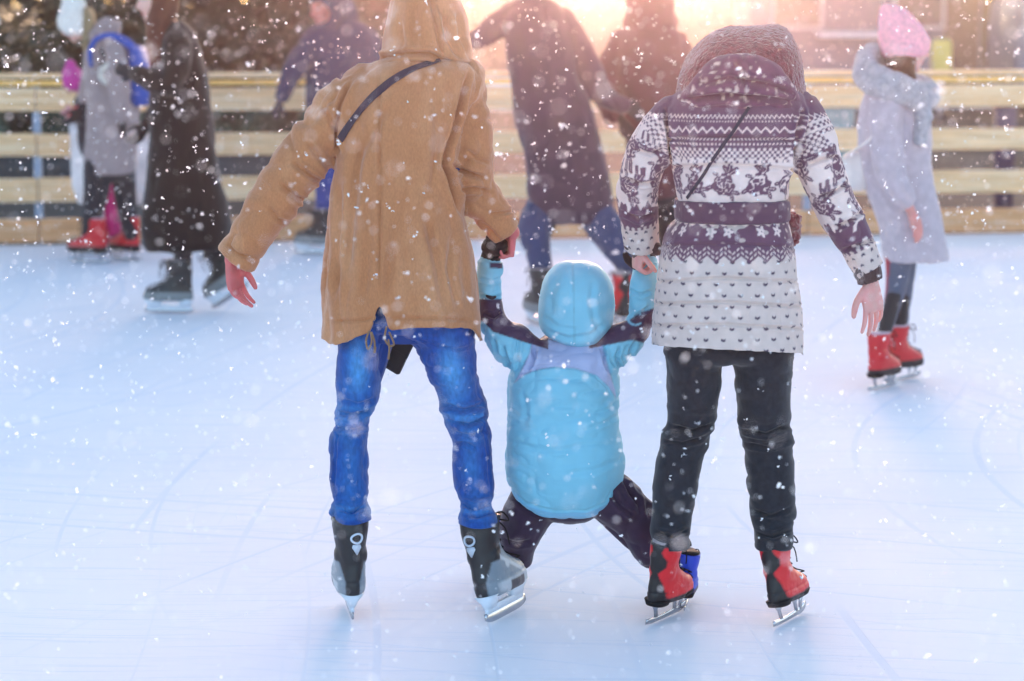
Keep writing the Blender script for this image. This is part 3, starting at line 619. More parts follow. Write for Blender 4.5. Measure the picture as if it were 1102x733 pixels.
crs = [([(408, 62), (409, 200), (408, 330)], 1.6, .004, .3),
       ([(378, 84), (366, 115), (362, 150), (365, 168)], 2.2, .007, .6), ([(506, 74), (497, 105), (491, 128), (481, 160), (478, 178), (488, 210), (498, 236)], 2.6, .012, .7),
       ([(352, 345), (390, 345), (405, 340)], 1.4, .004, .2), ([(412, 343), (440, 342), (480, 343), (514, 345)], 1.5, .005, .2),
       ([(482, 175), (500, 186), (524, 193)], 2.5, .008, .6), ([(490, 205), (510, 203), (532, 207)], 2.2, .006, .6), ([(500, 160), (515, 172), (529, 176)], 2.5, .005, .5),
       ([(528, 232), (545, 228), (556, 226)], 2.0, .005, .5), ([(515, 240), (530, 250), (540, 260)], 2.0, .004, .4),
       ([(300, 196), (322, 214), (330, 216)], 2.5, .006, .6), ([(312, 172), (335, 190), (348, 196)], 2.8, .006, .6), ([(330, 150), (345, 172), (358, 184)], 2.8, .005, .5),
       ([(288, 222), (300, 236), (312, 240)], 2.2, .004, .5), ([(242, 262), (258, 274), (274, 281)], 1.6, .004, .4), ([(345, 110), (358, 130), (364, 155)], 3, .005, .5),
       ([(470, 100), (472, 150), (466, 210)], 5, .005, .3), ([(385, 150), (380, 220), (372, 300)], 5, .006, .4), ([(440, 190), (436, 250), (444, 320)], 6, .004, .3), ([(458, 230), (470, 280), (480, 335)], 4.5, .006, .4),
       ([(368, 190), (362, 260), (358, 330)], 4, .006, .4), ([(420, 110), (396, 150), (380, 175)], 5, .004, .3), ([(490, 250), (484, 290), (494, 335)], 4, .005, .4), ([(425, 230), (420, 280), (414, 325)], 4, .004, .4), ([(395, 200), (398, 260), (390, 330)], 4, .004, .3)]
axL, axR = np.array(armL), np.array(armR)
def dispC(co, no):
    px, py = proj(co); d = creases(co, no, crs)
    dl, pl, _ = limbdist(co, axL); dr, pr, _ = limbdist(co, axR); arm = (np.minimum(dl, dr) < .085) & ((px < 362) | (px > 482)); par = np.where(dl < dr, pl, pr)
    q = np.column_stack([par * 22 + 1.2 * vnoise(co * 9), co[:, 0] * 7, co[:, 1] * 7]); q2 = np.column_stack([co[:, 0] * 17, co[:, 1] * 17, co[:, 2] * 3])
    d = d + np.where(arm, .0085 * fbm(q, 2), .0075 * fbm(q2, 2)) + .0016 * fbm(co * 38, 2) + np.where(arm, wrinkle(co, (11, 11, 19), .013), wrinkle(co, (12, 12, 4.5), .012, 3)) + wrinkle(co, (28, 28, 14), .003, 13)
    return d + .002 * np.exp(-((py - 368) / 3) ** 2) * (px > 345)
hem = hem_cut([(340, 366), (346, 365), (352, 370), (362, 373), (380, 365), (398, 359), (401, 350), (408, 329), (415, 346), (417, 357), (430, 355), (470, 354), (505, 354), (512, 357), (521, 369), (530, 369)])
hemf = lambda px, py: py > 352
def cutC(co, no):
    px, py = proj(co); mid = co[:, 1] < D
    return np.where(mid, hem(px, py), py > 350) & (px > 335) & (px < 530) & (py > 300)
coat = fuse('jacket', P, .005, 4, MAT['tan'], man, disp=dispC, cut=cutC, thick=.008)
# hood
P = Parts()
rows(P, [(-22, 446, 470, .05, .03), (-17, 433, 480, .05, .08), (-8, 424, 490, .05, .115), (4, 419, 498, .05, .13), (20, 416, 503, .045, .135), (40, 412, 507, .04, .135), (54, 411, 509, .035, .13), (64, 410, 509, .03, .12), (74, 414, 504, .02, .10)], D, 40, 2.25)
def hoodcut(c, r, z): return lambda co, no: (co[:, 1] > c[1] + .02) & (((co[:, 0] - c[0]) / r) ** 2 + ((co[:, 2] - c[2]) / z) ** 2 < 1) & (no[:, 1] > .2)
hl = [([(462, -22), (466, 10), (474, 50), (480, 66)], 1.8, .005, .4), ([(478, 10), (482, 40), (496, 66)], 3, .007, .5), ([(430, 20), (432, 45), (428, 62)], 4, .005, .4), ([(413, 62), (440, 57), (462, 58), (478, 66), (506, 72)], 2.6, .010, -.6), ([(448, -5), (446, 30), (450, 56)], 4, .004, .4), ([(492, 10), (496, 40), (503, 60)], 3, .005, .4)]
fuse('hood', P, .005, 3, MAT['tan'], coat, disp=lambda c, n: creases(c, n, hl) + .004 * fbm(np.column_stack([c[:, 0] * 20, c[:, 1] * 12, c[:, 2] * 8]), 2) + wrinkle(c, (18, 18, 9), .006, 8), cut=hoodcut(J['head'], .075, .095), thick=.008)
# drawstrings at the vent
for pts in ([(397, 357), (394, 366), (396, 376), (400, 368), (399, 358)], [(400, 358), (403, 368), (403, 380), (404, 374)], [(416, 352), (414, 364), (419, 372), (424, 370), (419, 358)], [(418, 366), (419, 376), (418, 386)]):
    P = Parts(); tube(P, L3([(a, b, -.185) for a, b in pts], D), [.0028] * len(pts), 8, 4); solid('drawstring', P, MAT['tanline'], coat)
# jeans
P = Parts()
rows(P, [(320, 372, 498, 0, .11), (342, 364, 511, 0, .128), (350, 364, 511, 0, .12), (356, 372, 505, 0, .10)], D, 36, 2.4)
rows(P, [(345, 364, 424, 0, .115), (366, 361.5, 413, 0, .11), (380, 361, 410, 0, .105), (410, 359.5, 409.6, .01, .098), (430, 361.5, 408, .02, .09), (440, 358, 405, .02, .088), (447, 356, 402, .02, .086), (453, 358, 400, .02, .08), (465, 355.5, 397, .02, .078), (485, 354, 397, .02, .076), (520, 353.6, 398, .01, .074), (543, 356.5, 398.5, -.02, .08), (551, 355.5, 401, -.025, .086), (560, 358, 401.5, -.025, .086)], D, 32, 2.2)
rows(P, [(345, 412, 512, 0, .115), (356, 420, 513, 0, .112), (364, 434, 513, 0, .11), (371, 446, 513.5, 0, .105), (390, 455, 513.6, .0, .10), (410, 463.5, 515.5, .01, .095), (424, 471, 519, .02, .09), (430, 473.5, 521, .02, .09), (440, 474.7, 523.5, .02, .09), (449, 479, 524.5, .02, .086), (457, 481, 525, .02, .084), (467, 484.7, 528, .02, .082), (474, 487, 528, .02, .078), (485, 486.7, 530, .02, .077), (520, 489, 531.4, .02, .074), (540, 493, 532, -.03, .085), (550, 491.5, 535.5, -.04, .095), (562, 492.5, 537, -.045, .1)], D, 32, 2.2)
jl = [([(360, 443), (380, 449), (402, 440)], 2.4, .008, .6), ([(357, 459), (378, 463), (398, 457)], 2.2, .006, .6), ([(366, 430), (385, 436), (404, 428)], 2.4, .004, .6), ([(476, 436), (500, 442), (522, 434)], 2.5, .008, .6), ([(482, 452), (505, 458), (524, 449)], 2.4, .008, .6), ([(486, 466), (505, 470), (526, 463)], 2, .005, .6), ([(486, 480), (500, 476), (515, 484)], 2, .004, .5),
      ([(357, 545), (380, 549), (398, 543)], 2, .006, .6), ([(494, 541), (512, 546), (532, 539)], 2, .006, .6), ([(496, 553), (515, 556), (533, 551)], 1.6, .004, .6), ([(470, 371), (490, 378), (510, 372)], 1.3, .004, .3), ([(447, 362), (462, 372), (474, 376), (510, 376)], 1.2, .003, .3), ([(358, 405), (362, 470), (358, 540)], 1.3, .002, .3), ([(512, 400), (524, 470), (529, 540)], 1.3, .002, .3)]
def dispJ(co, no):
    px, py = proj(co); k = np.exp(-((py - 450) / 22) ** 2) + .8 * np.exp(-((py - 548) / 12) ** 2) + .25
    q = np.column_stack([co[:, 0] * 7, co[:, 1] * 7, co[:, 2] * 34 + 1.5 * vnoise(co * 8)])
    return creases(co, no, jl) + .008 * k * fbm(q, 2) + .003 * fbm(np.column_stack([co[:, 0] * 16, co[:, 1] * 16, co[:, 2] * 9]), 2) + wrinkle(co, (9, 9, 22), .013 * np.minimum(1, k + .3), 5) + wrinkle(co, (20, 20, 40), .003, 15)
def paintJ(co):  # denim fade plus thigh highlights, both painted into the colour
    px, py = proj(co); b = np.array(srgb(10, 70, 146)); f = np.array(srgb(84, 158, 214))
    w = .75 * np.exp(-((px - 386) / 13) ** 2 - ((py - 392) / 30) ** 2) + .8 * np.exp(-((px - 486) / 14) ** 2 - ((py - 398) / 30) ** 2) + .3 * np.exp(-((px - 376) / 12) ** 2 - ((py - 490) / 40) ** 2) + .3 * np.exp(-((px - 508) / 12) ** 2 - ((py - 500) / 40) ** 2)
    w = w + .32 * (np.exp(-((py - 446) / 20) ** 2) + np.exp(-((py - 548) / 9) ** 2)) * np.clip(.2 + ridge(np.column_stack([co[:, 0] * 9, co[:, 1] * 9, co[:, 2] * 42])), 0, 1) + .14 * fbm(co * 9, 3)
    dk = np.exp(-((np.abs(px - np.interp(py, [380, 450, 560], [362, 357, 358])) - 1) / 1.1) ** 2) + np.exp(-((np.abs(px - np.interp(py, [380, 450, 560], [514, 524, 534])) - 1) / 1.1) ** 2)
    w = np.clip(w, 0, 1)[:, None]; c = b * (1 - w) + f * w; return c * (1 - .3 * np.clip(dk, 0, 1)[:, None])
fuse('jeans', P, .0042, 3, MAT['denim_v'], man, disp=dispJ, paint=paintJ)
skate(man, *SKL, dict(HOCKEY, emblem=.25), s=.97)
skate(man, *SKR, dict(HOCKEY, emblem=-.12), s=.97)
# strap and bag
def skin_line(o, pts, off=.004, frm=-1):
    dg = bpy.context.evaluated_depsgraph_get(); dg.update(); me = o.data; off0 = np.array(o.parent.location if o.parent else o.location)
    t = BVHTree.FromPolygons([v.co for v in me.vertices], [p.vertices for p in me.polygons]); out = []; ns = []
    C0 = A(0, 0, CAMH)
    for p in pts:
        p = np.asarray(p, float)
        if frm == -1: org = C0; d = nrmz(p - C0)
        else: org = p; d = A(0, -1, 0) if frm == 1 else frm
        h = t.ray_cast(Vector(org - off0), Vector(d))
        if h[0] is None: continue
        n = np.array(h[1]); n = n if n.dot(d) < 0 else -n; out.append(np.array(h[0]) + off0 + n * off); ns.append(n)
    return np.array(out), np.array(ns)
def ribbon(name, pts, ns, wdt, th, mat, parent=None):
    T = np.gradient(pts, axis=0); secs = []
    for k in range(3): ns = np.vstack([ns[:1], (ns[:-2] + ns[1:-1] * 2 + ns[2:]) / 4, ns[-1:]])
    for k in range(2): pts = np.vstack([pts[:1], (pts[:-2] + pts[1:-1] * 2 + pts[2:]) / 4, pts[-1:]])
    for p, t, n in zip(pts, T, ns): t = nrmz(t); u = nrmz(np.cross(t, n)); secs.append((p, u * wdt / 2, nrmz(np.cross(u, t)) * th / 2))
    P = Parts(); loft(P, secs, 10, 4); return solid(name, P, mat, parent)
keep = BASE.copy(); BASE = W(430, 400, D + .2)
bag = bpy.data.objects.new('crossbody_bag', None); COL.objects.link(bag); bag.location = BASE
tag(bag, 'flat black bag hanging on a dark strap across the tan jacket', 'bag')
ln = spline([W(a, b, D) for a, b in ((474, 66), (452, 72), (430, 82), (408, 98), (390, 117), (375, 137), (366, 150))], 6)
a_, n_ = skin_line(coat, ln, .004)
ribbon('strap', a_, n_, .021, .004, MAT['strap'], bag)
ln = spline([W(a, b, D + .5) for a, b in ((474, 72), (440, 130), (400, 200), (385, 250))], 8)
a2, n2 = skin_line(coat, ln, .004, 1)
if len(a2) > 4: ribbon('strap', a2, n2, .021, .004, MAT['strap'], bag)
P = Parts(); C_ = W(423, 370, D + .19); a = R(-28); ux = A(math.cos(a), 0, math.sin(a)); uz = A(-math.sin(a), 0, math.cos(a)); ux = -A(-math.cos(R(33)), 0, math.sin(R(33))); uz = A(math.sin(R(28)), 0, math.cos(R(28)))
cB = W(421, 400, D + .19); ex = nrmz(W(429.5, 404, D + .19) - W(413, 394, D + .19)); ez = nrmz(W(445.4, 371, D + .19) - W(429.5, 404, D + .19)); c0 = W(429.5, 404, D + .19)
Mb = np.column_stack([ex, A(0, 1, 0), ez]); box(P, c0 - ex * .06 + ez * .085, (.06, .02, .085), Mb, bev=.006); solid('pouch', P, MAT['leather'], bag, False, .003)
P = Parts(); box(P, c0 - ex * .06 + ez * .11 - A(0, .021, 0), (.056, .002, .05), Mb, bev=.001); solid('flap', P, MAT['leather'], bag, False, .001)
BASE = keep

# ================================================================ WOMAN
DW = 6.62
BASE = A(*(W(783, 665, gdist(665))[:2]), 0)
wL = L3([(722, 128, 0), (704, 150, 0), (692, 178, .01), (686, 205, .04), (688, 232, .08), (690, 248, .10)], DW)
wR = L3([(862, 124, 0), (874, 155, -.01), (888, 195, -.02), (906, 236, -.01), (918, 258, 0), (926, 272, 0)], DW)
J = dict(head=W(796, 72, DW + .08), shL=W(728, 130, DW), shR=W(853, 128, DW), elL=wL[3], elR=wR[3], wrL=W(687, 265, DW + .11), wrR=W(937, 304, DW + .0),
         hipL=W(752, 335, DW), hipR=W(820, 335, DW), knL=W(741, 462, DW + .03), knR=W(823, 460, DW + .03), anL=W(722, 610, DW + .02), anR=W(834, 610, DW + .02), toeL=W(738, 632, DW + .14), toeR=W(857, 632, DW + .13))
SKL = (ground(712, 667), R(33), R(6)); SKR = (ground(847, 669), R(30), R(-9)); feet(J, 'L', *SKL, 0, .78); feet(J, 'R', *SKR, 0, .78)
WH = dict(d=A(.12, .0, -1), n=A(-.55, .8, 0), t=A(-.8, -.55, .1), s=.88, per=[(.10, .2, .15), (.1, .2, .15), (.12, .25, .2), (.2, .35, .25)], thumb=(.6, .3), spread=.08)
WL_ = dict(d=A(-.05, .1, -1), n=A(.9, .3, 0), t=A(.2, -.9, .1), s=.72, curl=(1.0, 1.0, .6), thumb=(.5, .8), spread=.0)
woman = body(J, .95, {'L': WL_, 'R': WH}, A(0, 1, -.15), (srgb(226, 178, 164), srgb(190, 100, 100), srgb(222, 160, 152)), voxel=.003)
tag(woman, 'woman in a purple and white Nordic patterned coat holding the child from the right side', 'person')
PUR = np.array(srgb(104, 70, 90)); LIT = np.array(srgb(212, 191, 182)); WHT = np.array(srgb(230, 206, 198)); HRT = np.array(srgb(74, 58, 78))
P = Parts()
rows(P, [(88, 752, 846, .02, .09), (97, 734, 860, 0, .11), (107, 722, 868, 0, .125), (122, 715, 872, 0, .14), (145, 716, 864, 0, .15), (165, 721, 855, 0, .15), (190, 725, 850, 0, .145), (212, 728, 847, 0, .138), (224, 729, 846, 0, .134), (236, 727, 848, 0, .138), (245, 719, 850, 0, .152), (262, 713, 854, 0, .16), (280, 710.5, 856.5, 0, .164), (298, 707, 858, 0, .165), (303, 707, 858.5, 0, .166), (326, 704.5, 861, 0, .17), (350, 703, 863, 0, .172), (372, 702, 864.5, 0, .175), (396, 702, 865, 0, .175)], DW, 48, 2.5)
tube(P, wL, [m2(r) for r in (23, 23, 22.5, 22.5, 21, 18)], 20, 5)
tube(P, wR, [m2(r) for r in (25, 26, 24, 23, 20, 17)], 20, 5)
tube(P, L3([(922, 265, 0), (936, 291, 0)], DW), [m2(19), m2(17)], 20, 1, rnd=False); tube(P, L3([(689, 240, .09), (691, 266, .12)], DW), [m2(20), m2(18.5)], 20, 1, rnd=False)
wl = [([(706, 303), (780, 299), (858, 303)], 1.5, .0032, -.4), ([(704, 327), (780, 325), (861, 330)], 1.5, .0032, -.4), ([(703, 350), (780, 349), (863, 354)], 1.5, .0032, -.4), ([(712, 264), (780, 262), (855, 266)], 1.6, .0025, -.4), ([(720, 180), (780, 177), (852, 182)], 1.8, .004, -.4), ([(718, 150), (780, 147), (860, 152)], 1.8, .004, -.4),
      ([(866, 112), (857, 140), (853, 168), (850, 205)], 2.4, .012, .6), ([(716, 112), (720, 145), (722, 175), (724, 205)], 2.4, .010, .6),
      ([(868, 178), (884, 172), (902, 168)], 2, .007, .5), ([(880, 214), (898, 206), (915, 196)], 2, .007, .5), ([(896, 246), (915, 238), (930, 226)], 2, .007, .5), ([(906, 270), (925, 264), (943, 256)], 2, .006, .5),
      ([(668, 190), (690, 198), (708, 196)], 2, .006, .5), ([(664, 226), (688, 236), (706, 230)], 2, .006, .5), ([(680, 160), (700, 166), (716, 160)], 2, .005, .5)]
wlA, wrA = np.array(wL + [W(693, 275, DW + .13)]), np.array(wR + [W(940, 300, DW)])
def dispW(co, no):
    px, py = proj(co); q = np.column_stack([co[:, 0] * 16, co[:, 1] * 16, co[:, 2] * 11])
    return creases(co, no, wl) + .004 * fbm(q, 3) + wrinkle(co, (16, 16, 14), .0055, 7)
cxW = W(783, 240, DW)
def rose(u, v, cu, cv, s=1.0, rot=0.0):
    x0 = (u - cu) / s; y0 = (v - cv) / s; cr, sr = math.cos(rot), math.sin(rot); x = x0 * cr + y0 * sr; y = -x0 * sr + y0 * cr; r = np.hypot(x / 1.12, y + .004); a = np.arctan2(y, x)
    m = r < .036 * (1 + .07 * np.cos(7 * a + .6) + .07 * np.cos(3 * a + 2) + .03 * np.cos(13 * a))
    n_ = vnoise(np.column_stack([x * 95 + cu * 77, y * 95, np.full(len(x), cu * 31.0)])); hole = (np.abs(n_) < .13) & (r < .031) & (r > .004); m = m & ~hole
    for ox, oy, la, sz in ((.012, .034, 2.25, 1.0), (.012, .036, 1.45, 1.15), (.016, .033, .75, 1.1), (.034, -.022, -.15, .9), (.030, -.028, -1.1, .85), (-.034, -.012, 3.5, .9), (-.022, .026, 2.9, .7)):
        c, s_ = math.cos(la), math.sin(la); px = x - ox - c * .017 * sz; py = y - oy - s_ * .017 * sz; A_ = px * c + py * s_; B_ = -px * s_ + py * c
        m |= (np.hypot(A_ / (.018 * sz), B_ / (.0085 * sz * (1 + .15 * np.cos(A_ * 900)))) < 1) & ((np.abs(B_) > .0009) | (A_ > .006))
    return m
def hearts(u, v, pu=.043, pv=.030):
    k = np.round(v / pv); uu = u + (k % 2) * pu / 2; x = uu - np.round(uu / pu) * pu; y = v - k * pv
    return (np.abs(y - .6 * np.abs(x)) < .0034) & (np.abs(x) < .006)
def zig(u, v, v0, amp, per, th):
    t = np.abs(((u / per) % 1) - .5) * 2; return np.abs(v - v0 - amp * t) < th
def paintW(co):
    px, py = proj(co); n = len(co); c = np.tile(LIT, (n, 1))
    dl, pl, sl_ = limbdist(co, wlA); dr, pr, sr_ = limbdist(co, wrA)
    armL_ = (dl < .078) & (co[:, 0] < W(721, 200, DW)[0]) & (pl > .02); armR_ = (dr < .09) & (co[:, 0] > W(853, 200, DW)[0]) & (pr > .02)
    zs = [W(783, y, DW - .15)[2] for y in range(0, 500)]; v = np.interp(-co[:, 2], [-z for z in zs], range(0, 500))   # height as a row number
    x = co[:, 0] - cxW[0]; y = co[:, 1] - DW; ang = np.arctan2(x / .17, -y / .15); u = ang * .185; vz = co[:, 2]
    hd = hearts(u, vz); c[hd] = HRT
    jag = 279 + 3.8 * (np.abs(((u / .046) % 1) - .5) * 2 - .5) * 2
    top = v < 173 + 3 * np.sign(np.sin(u * 6.283 / .03)) 
    pur = (v < jag) & (v > 237); c[pur] = PUR
    for dj in (4.0, 9.5): c[pur & (np.abs(v - jag + dj) < 1.15) & (((u / .0115) % 1) < .62)] = LIT
    # small white flowers below the belt
    uu = u - np.round(u / .075) * .075; k = ((np.round(u / .075)) % 2) * 2 - 1; fr = np.hypot(uu - .012 * k, (v - 250) / 385)
    c[pur & (fr < .0125 * (1 + .35 * np.cos(5 * np.arctan2((v - 250) / 385, uu - .012 * k)))) & (fr > .002)] = WHT; c[pur & (v < 262) & (vnoise(co * 60) > .45)] = LIT * .8
    c[(v > 236) & (v < 243 + 1.5 * np.sin(u * 180))] = WHT
    # white band with roses
    band = (v <= 237) & (v >= 168); c[band] = WHT; uz = -(v - 196) / 385
    for cu, ro, sz in ((-.33, .3, .8), (-.215, -.2, .8), (-.125, .1, .8), (-.028, -.12, .86), (.082, .12, .9), (.185, -.3, .8), (.30, .2, .8)): c[band & rose(u, uz, cu, -.006, sz, ro)] = PUR
    c[top] = PUR
    tr = (v > 160) & (v < 178); s1 = ((np.floor(u / .0085) + np.floor(v / 3.2)) % 2 == 0); c[tr & s1] = WHT; c[(v > 160) & (v < 171) & ~s1] = PUR
    for v0 in (150, 155.5): c[(np.abs(v - v0) < 1.1) & (((u / .011) % 1) < .5)] = WHT
    t = np.abs(((u / .026) % 1) - .5) * 2; c[(np.abs(v - 137.5 - 5.5 * t) < 1.3)] = WHT; c[(np.abs(v - 124 - 4 * np.abs(((u / .013) % 1) - .5) * 2) < .9)] = WHT
    c[(np.abs(v - 131) < .8) & (((u / .009) % 1) < .4)] = WHT
    # sleeves: pattern runs along the arm
    for msk, par, sd, tot in ((armL_, pl, sl_, .44), (armR_, pr, sr_, .54)):
        a = np.arctan2(sd[:, 0], -sd[:, 1]); uu = a * .06; f = par / tot
        q = np.tile(LIT, (n, 1)); q[hearts(uu, par, .036, .026)] = HRT
        w_ = (f < .60); q[w_] = WHT
        for cu, cf in ((-.06, .24), (.045, .30), (-.035, .44), (.07, .47), (.0, .16), (.13, .22), (-.13, .36)): q[w_ & rose(uu, -(par - cf * tot), cu, 0, .8, cu * 12)] = PUR
        b_ = (f > .56 + .02 * np.sin(uu * 150) + .012 * np.sin(uu * 330)) & (f < .74 + .012 * np.sign(np.sin(uu * 300))); q[b_] = PUR
        fl = b_ & (vnoise(co * 75) > .45) & ((f < .63) | (f > .70)); q[fl] = WHT
        t_ = f < .13; q[t_] = PUR; q[(f < .20) & (((np.floor(uu / .0085) + np.floor(par / .0085)) % 2) == 0) & (f > .03)] = WHT
        q[t_ & (np.abs((f % .04) - .02) < .006)] = WHT
        c[msk] = q[msk]
    kn = 1 + .10 * np.sin(u * 6.283 / .006)[:, None] * np.sin(vz * 6.283 / .006)[:, None]
    return np.clip(c * kn, 0, 1)
cutW = lambda co, no: (lambda px, py: (px > 690) & (px < 880) & (py > np.interp(px, [700, 716, 781, 853, 866], [371, 373.5, 377, 380.5, 380]) - 8 * (co[:, 1] > DW)) & (py > 330))(*proj(co))
coatW = fuse('coat', P, .0027, 4, MAT['nordic'], woman, disp=dispW, cut=cutW, thick=.008, paint=paintW)
P = Parts(); rows(P, [(213.5, 727, 848, 0, .141), (216, 725.5, 849.5, 0, .146), (225, 725.5, 849.5, 0, .146), (234, 725, 850, 0, .148), (237, 727, 848.5, 0, .144)], DW, 48, 2.5, sub=2)
def paintB(co):
    c = np.tile(PUR * .8, (len(co), 1)); x = co[:, 0] - cxW[0]; u = np.arctan2(x / .17, -(co[:, 1] - DW) / .15) * .185; zz = co[:, 2]
    c[(np.hypot(u - np.round(u / .033) * .033, (zz + np.where(np.round(u / .033) % 2 == 0, .008, -.008)) - W(783, 225, DW - .15)[2]) < .0035)] = LIT; return c
fuse('belt', P, .0045, 2, MAT['nordic'], coatW, paint=paintB, disp=lambda c, n: .002 * fbm(c * 30))
P = Parts(); ball(P, W(851, 240, DW + .06), (.03, .03, .032), 12); ball(P, W(853, 252, DW + .07), (.022, .022, .03), 12); fuse('belt_pompom', P, .004, 1, MAT['fur'], coatW, disp=lambda c, n: .006 * fbm(c * 120, 2))
# knitted cuffs
P = Parts(); tube(P, L3([(931, 284, 0), (937, 303, 0)], DW), [m2(16), m2(13.5)], 20, 2, rnd=False); fuse('cuff', P, .004, 1, MAT['knitcuff'], coatW, disp=lambda c, n: .001 * np.sin(c[:, 0] * 700))
P = Parts(); tube(P, L3([(686, 257, .11), (693, 270, .125)], DW), [m2(17), m2(14)], 20, 2, rnd=False); tube(P, L3([(698, 264, .10), (707, 269, .10)], DW), [m2(11), m2(7)], 14, 2); fuse('cuff', P, .004, 1, MAT['knitcuff'], coatW, disp=lambda c, n: .002 * fbm(c * 60))
# fur-edged hood and knitted back of the hood
P = Parts()
rows(P, [(27, 796, 832, .09, .03), (30, 782, 845, .09, .07), (38, 763, 852, .08, .11), (50, 749, 857, .07, .14), (65, 738, 862, .06, .15), (82, 731, 865, .05, .15), (98, 728, 867, .04, .145), (110, 728, 868, .03, .13), (120, 738, 860, .03, .10)], DW, 40, 2.2)
hood = fuse('hood', P, .005, 2, MAT['fur'], coatW, disp=lambda c, n: .004 * fbm(c * 14, 2) + .0022 * fbm(c * 150, 2), cut=hoodcut(J['head'], .09, .11), thick=.012)
P = Parts(); rows(P, [(58, 788, 806, -.10, .02), (62, 770, 822, -.10, .04), (72, 756, 838, -.09, .06), (86, 744, 850, -.08, .07), (100, 732, 860, -.06, .08), (112, 728, 866, -.04, .09), (124, 742, 852, -.03, .09)], DW, 36, 2.2)
hb = [([(745, 92), (785, 84), (830, 92), (855, 102)], 3, .008, .5), ([(735, 108), (780, 103), (862, 110)], 3, .010, .5), ([(790, 62), (800, 80), (802, 98)], 2.5, .006, .5)]
def paintH(co):
    px, py = proj(co); c = np.tile(PUR, (len(co), 1)); c = c * np.array([1.15, .9, .95]); c = c * (1 + .25 * fbm(co * 60, 2))[:, None]; c[vnoise(co * 85) > .52] = WHT * .75; return c
fuse('hood_back', P, .0042, 2, MAT['nordic'], coatW, disp=lambda c, n: creases(c, n, hb) + .004 * fbm(c * 18), paint=paintH)
# trousers
P = Parts()
rows(P, [(350, 722, 850, 0, .12), (375, 714, 854, 0, .125), (388, 716, 853, 0, .10), (392, 730, 840, 0, .05)], DW, 36, 2.4)
rows(P, [(365, 714.6, 781, 0, .11), (400, 717, 777.5, 0, .10), (430, 718, 774, .01, .092), (455, 717.5, 770.5, .02, .084), (462, 713, 769, .02, .082), (468, 711, 766, .02, .08), (490, 706.5, 758.5, .02, .075), (520, 702.8, 752, .01, .072), (550, 701.5, 746.5, .01, .07), (575, 702.5, 743, -.02, .072), (582, 703, 744, -.025, .075), (589, 705, 743, -.025, .074)], DW, 32, 2.2)
rows(P, [(365, 785, 854, 0, .11), (400, 788.5, 853, 0, .10), (430, 792, 851, .01, .092), (455, 793.5, 850.5, .02, .084), (462, 794.5, 853.5, .02, .084), (468, 796, 853.5, .02, .08), (490, 801.5, 854.5, .02, .075), (520, 804, 855.5, .01, .072), (550, 807, 855.8, .01, .07), (570, 809.5, 854, -.02, .072), (580, 808.8, 855, -.025, .075), (589, 810, 853.5, -.025, .074)], DW, 32, 2.2)
pl_ = [([(720, 458), (745, 465), (768, 456)], 2.2, .007, .6), ([(712, 474), (735, 478), (762, 470)], 2, .005, .6), ([(796, 462), (825, 468), (852, 458)], 2.2, .007, .6), ([(800, 478), (825, 482), (852, 474)], 2, .005, .6), ([(704, 572), (725, 578), (742, 570)], 2, .006, .6), ([(810, 572), (832, 578), (854, 570)], 2, .006, .6), ([(806, 548), (830, 556), (852, 546)], 2, .004, .6)]
def dispP(co, no):
    px, py = proj(co); k = np.exp(-((py - 466) / 18) ** 2) + .8 * np.exp(-((py - 572) / 14) ** 2) + .3
    return creases(co, no, pl_) + .0075 * k * fbm(np.column_stack([co[:, 0] * 8, co[:, 1] * 8, co[:, 2] * 30 + vnoise(co * 9)]), 2) + .002 * fbm(co * 18, 2) + wrinkle(co, (9, 9, 22), .010 * np.minimum(1, k + .3), 9) + wrinkle(co, (20, 20, 40), .0025, 19)
fuse('trousers', P, .0048, 3, MAT['blackpants'], woman, disp=dispP)
skate(woman, *SKL, RED, s=.78)
skate(woman, *SKR, dict(RED, tick=1), s=.78)
ln = spline([W(a, b, DW) for a, b in ((806, 116), (790, 140), (770, 168), (752, 196), (740, 213))], 6)
keep = BASE.copy(); BASE = W(735, 235, DW); a_, n_ = skin_line(coatW, ln, .003)
bagW = ribbon('bag_strap', a_, n_, .009, .003, MAT['strap']); tag(bagW, 'thin dark shoulder strap running down the back of the patterned coat', 'strap'); BASE = keep

# ================================================================ CHILD
DC = 6.78
BASE = A(*(W(620, 657, gdist(657))[:2]), 0)
cL = L3([(572, 385, 0), (550, 368, -.02), (533, 350, -.02), (528, 325, 0), (528, 300, .0), (527, 282, 0)], DC)
cR = L3([(642, 385, 0), (665, 370, -.01), (684, 355, -.01), (690, 335, 0), (692, 305, .0), (697, 284, .03)], DC)
J = dict(head=W(621, 332, DC + .02), shL=W(580, 385, DC), shR=W(640, 385, DC), elL=cL[2], elR=cR[2], wrL=W(529, 277, DC - .0), wrR=W(697, 282, DC + .03),
         hipL=W(585, 525, DC), hipR=W(632, 525, DC), knL=W(557, 600, DC + .10), knR=W(690, 590, DC + .02), anL=W(536, 590, DC + .30), anR=W(744, 600, DC + .12), toeL=W(534, 608, DC + .38), toeR=W(746, 628, DC + .12))
feet(J, 'L', ground(535, 632), R(-15), 0, 0, .72); feet(J, 'R', ground(739, 655) + A(0, .02, 0), R(10), R(4), 0, .72)
sk = (srgb(230, 185, 170), srgb(200, 110, 110), srgb(40, 34, 44))
child = body(J, .62, {'L': dict(d=A(.02, 0, 1), n=A(.7, -.5, 0), t=A(0, 1, 0), s=.68, curl=(.5, .7, .4), thumb=(.5, .8)), 'R': dict(d=A(-.15, 0, 1), n=A(-.5, .5, 0), t=A(0, 1, 0), s=.62, curl=(.5, .7, .4), thumb=(.5, .8))}, A(0, 1, 0), sk, voxel=.0045, under=srgb(52, 34, 58))
tag(child, 'small child in a light blue hooded jacket hanging by both hands between the two adults', 'person')
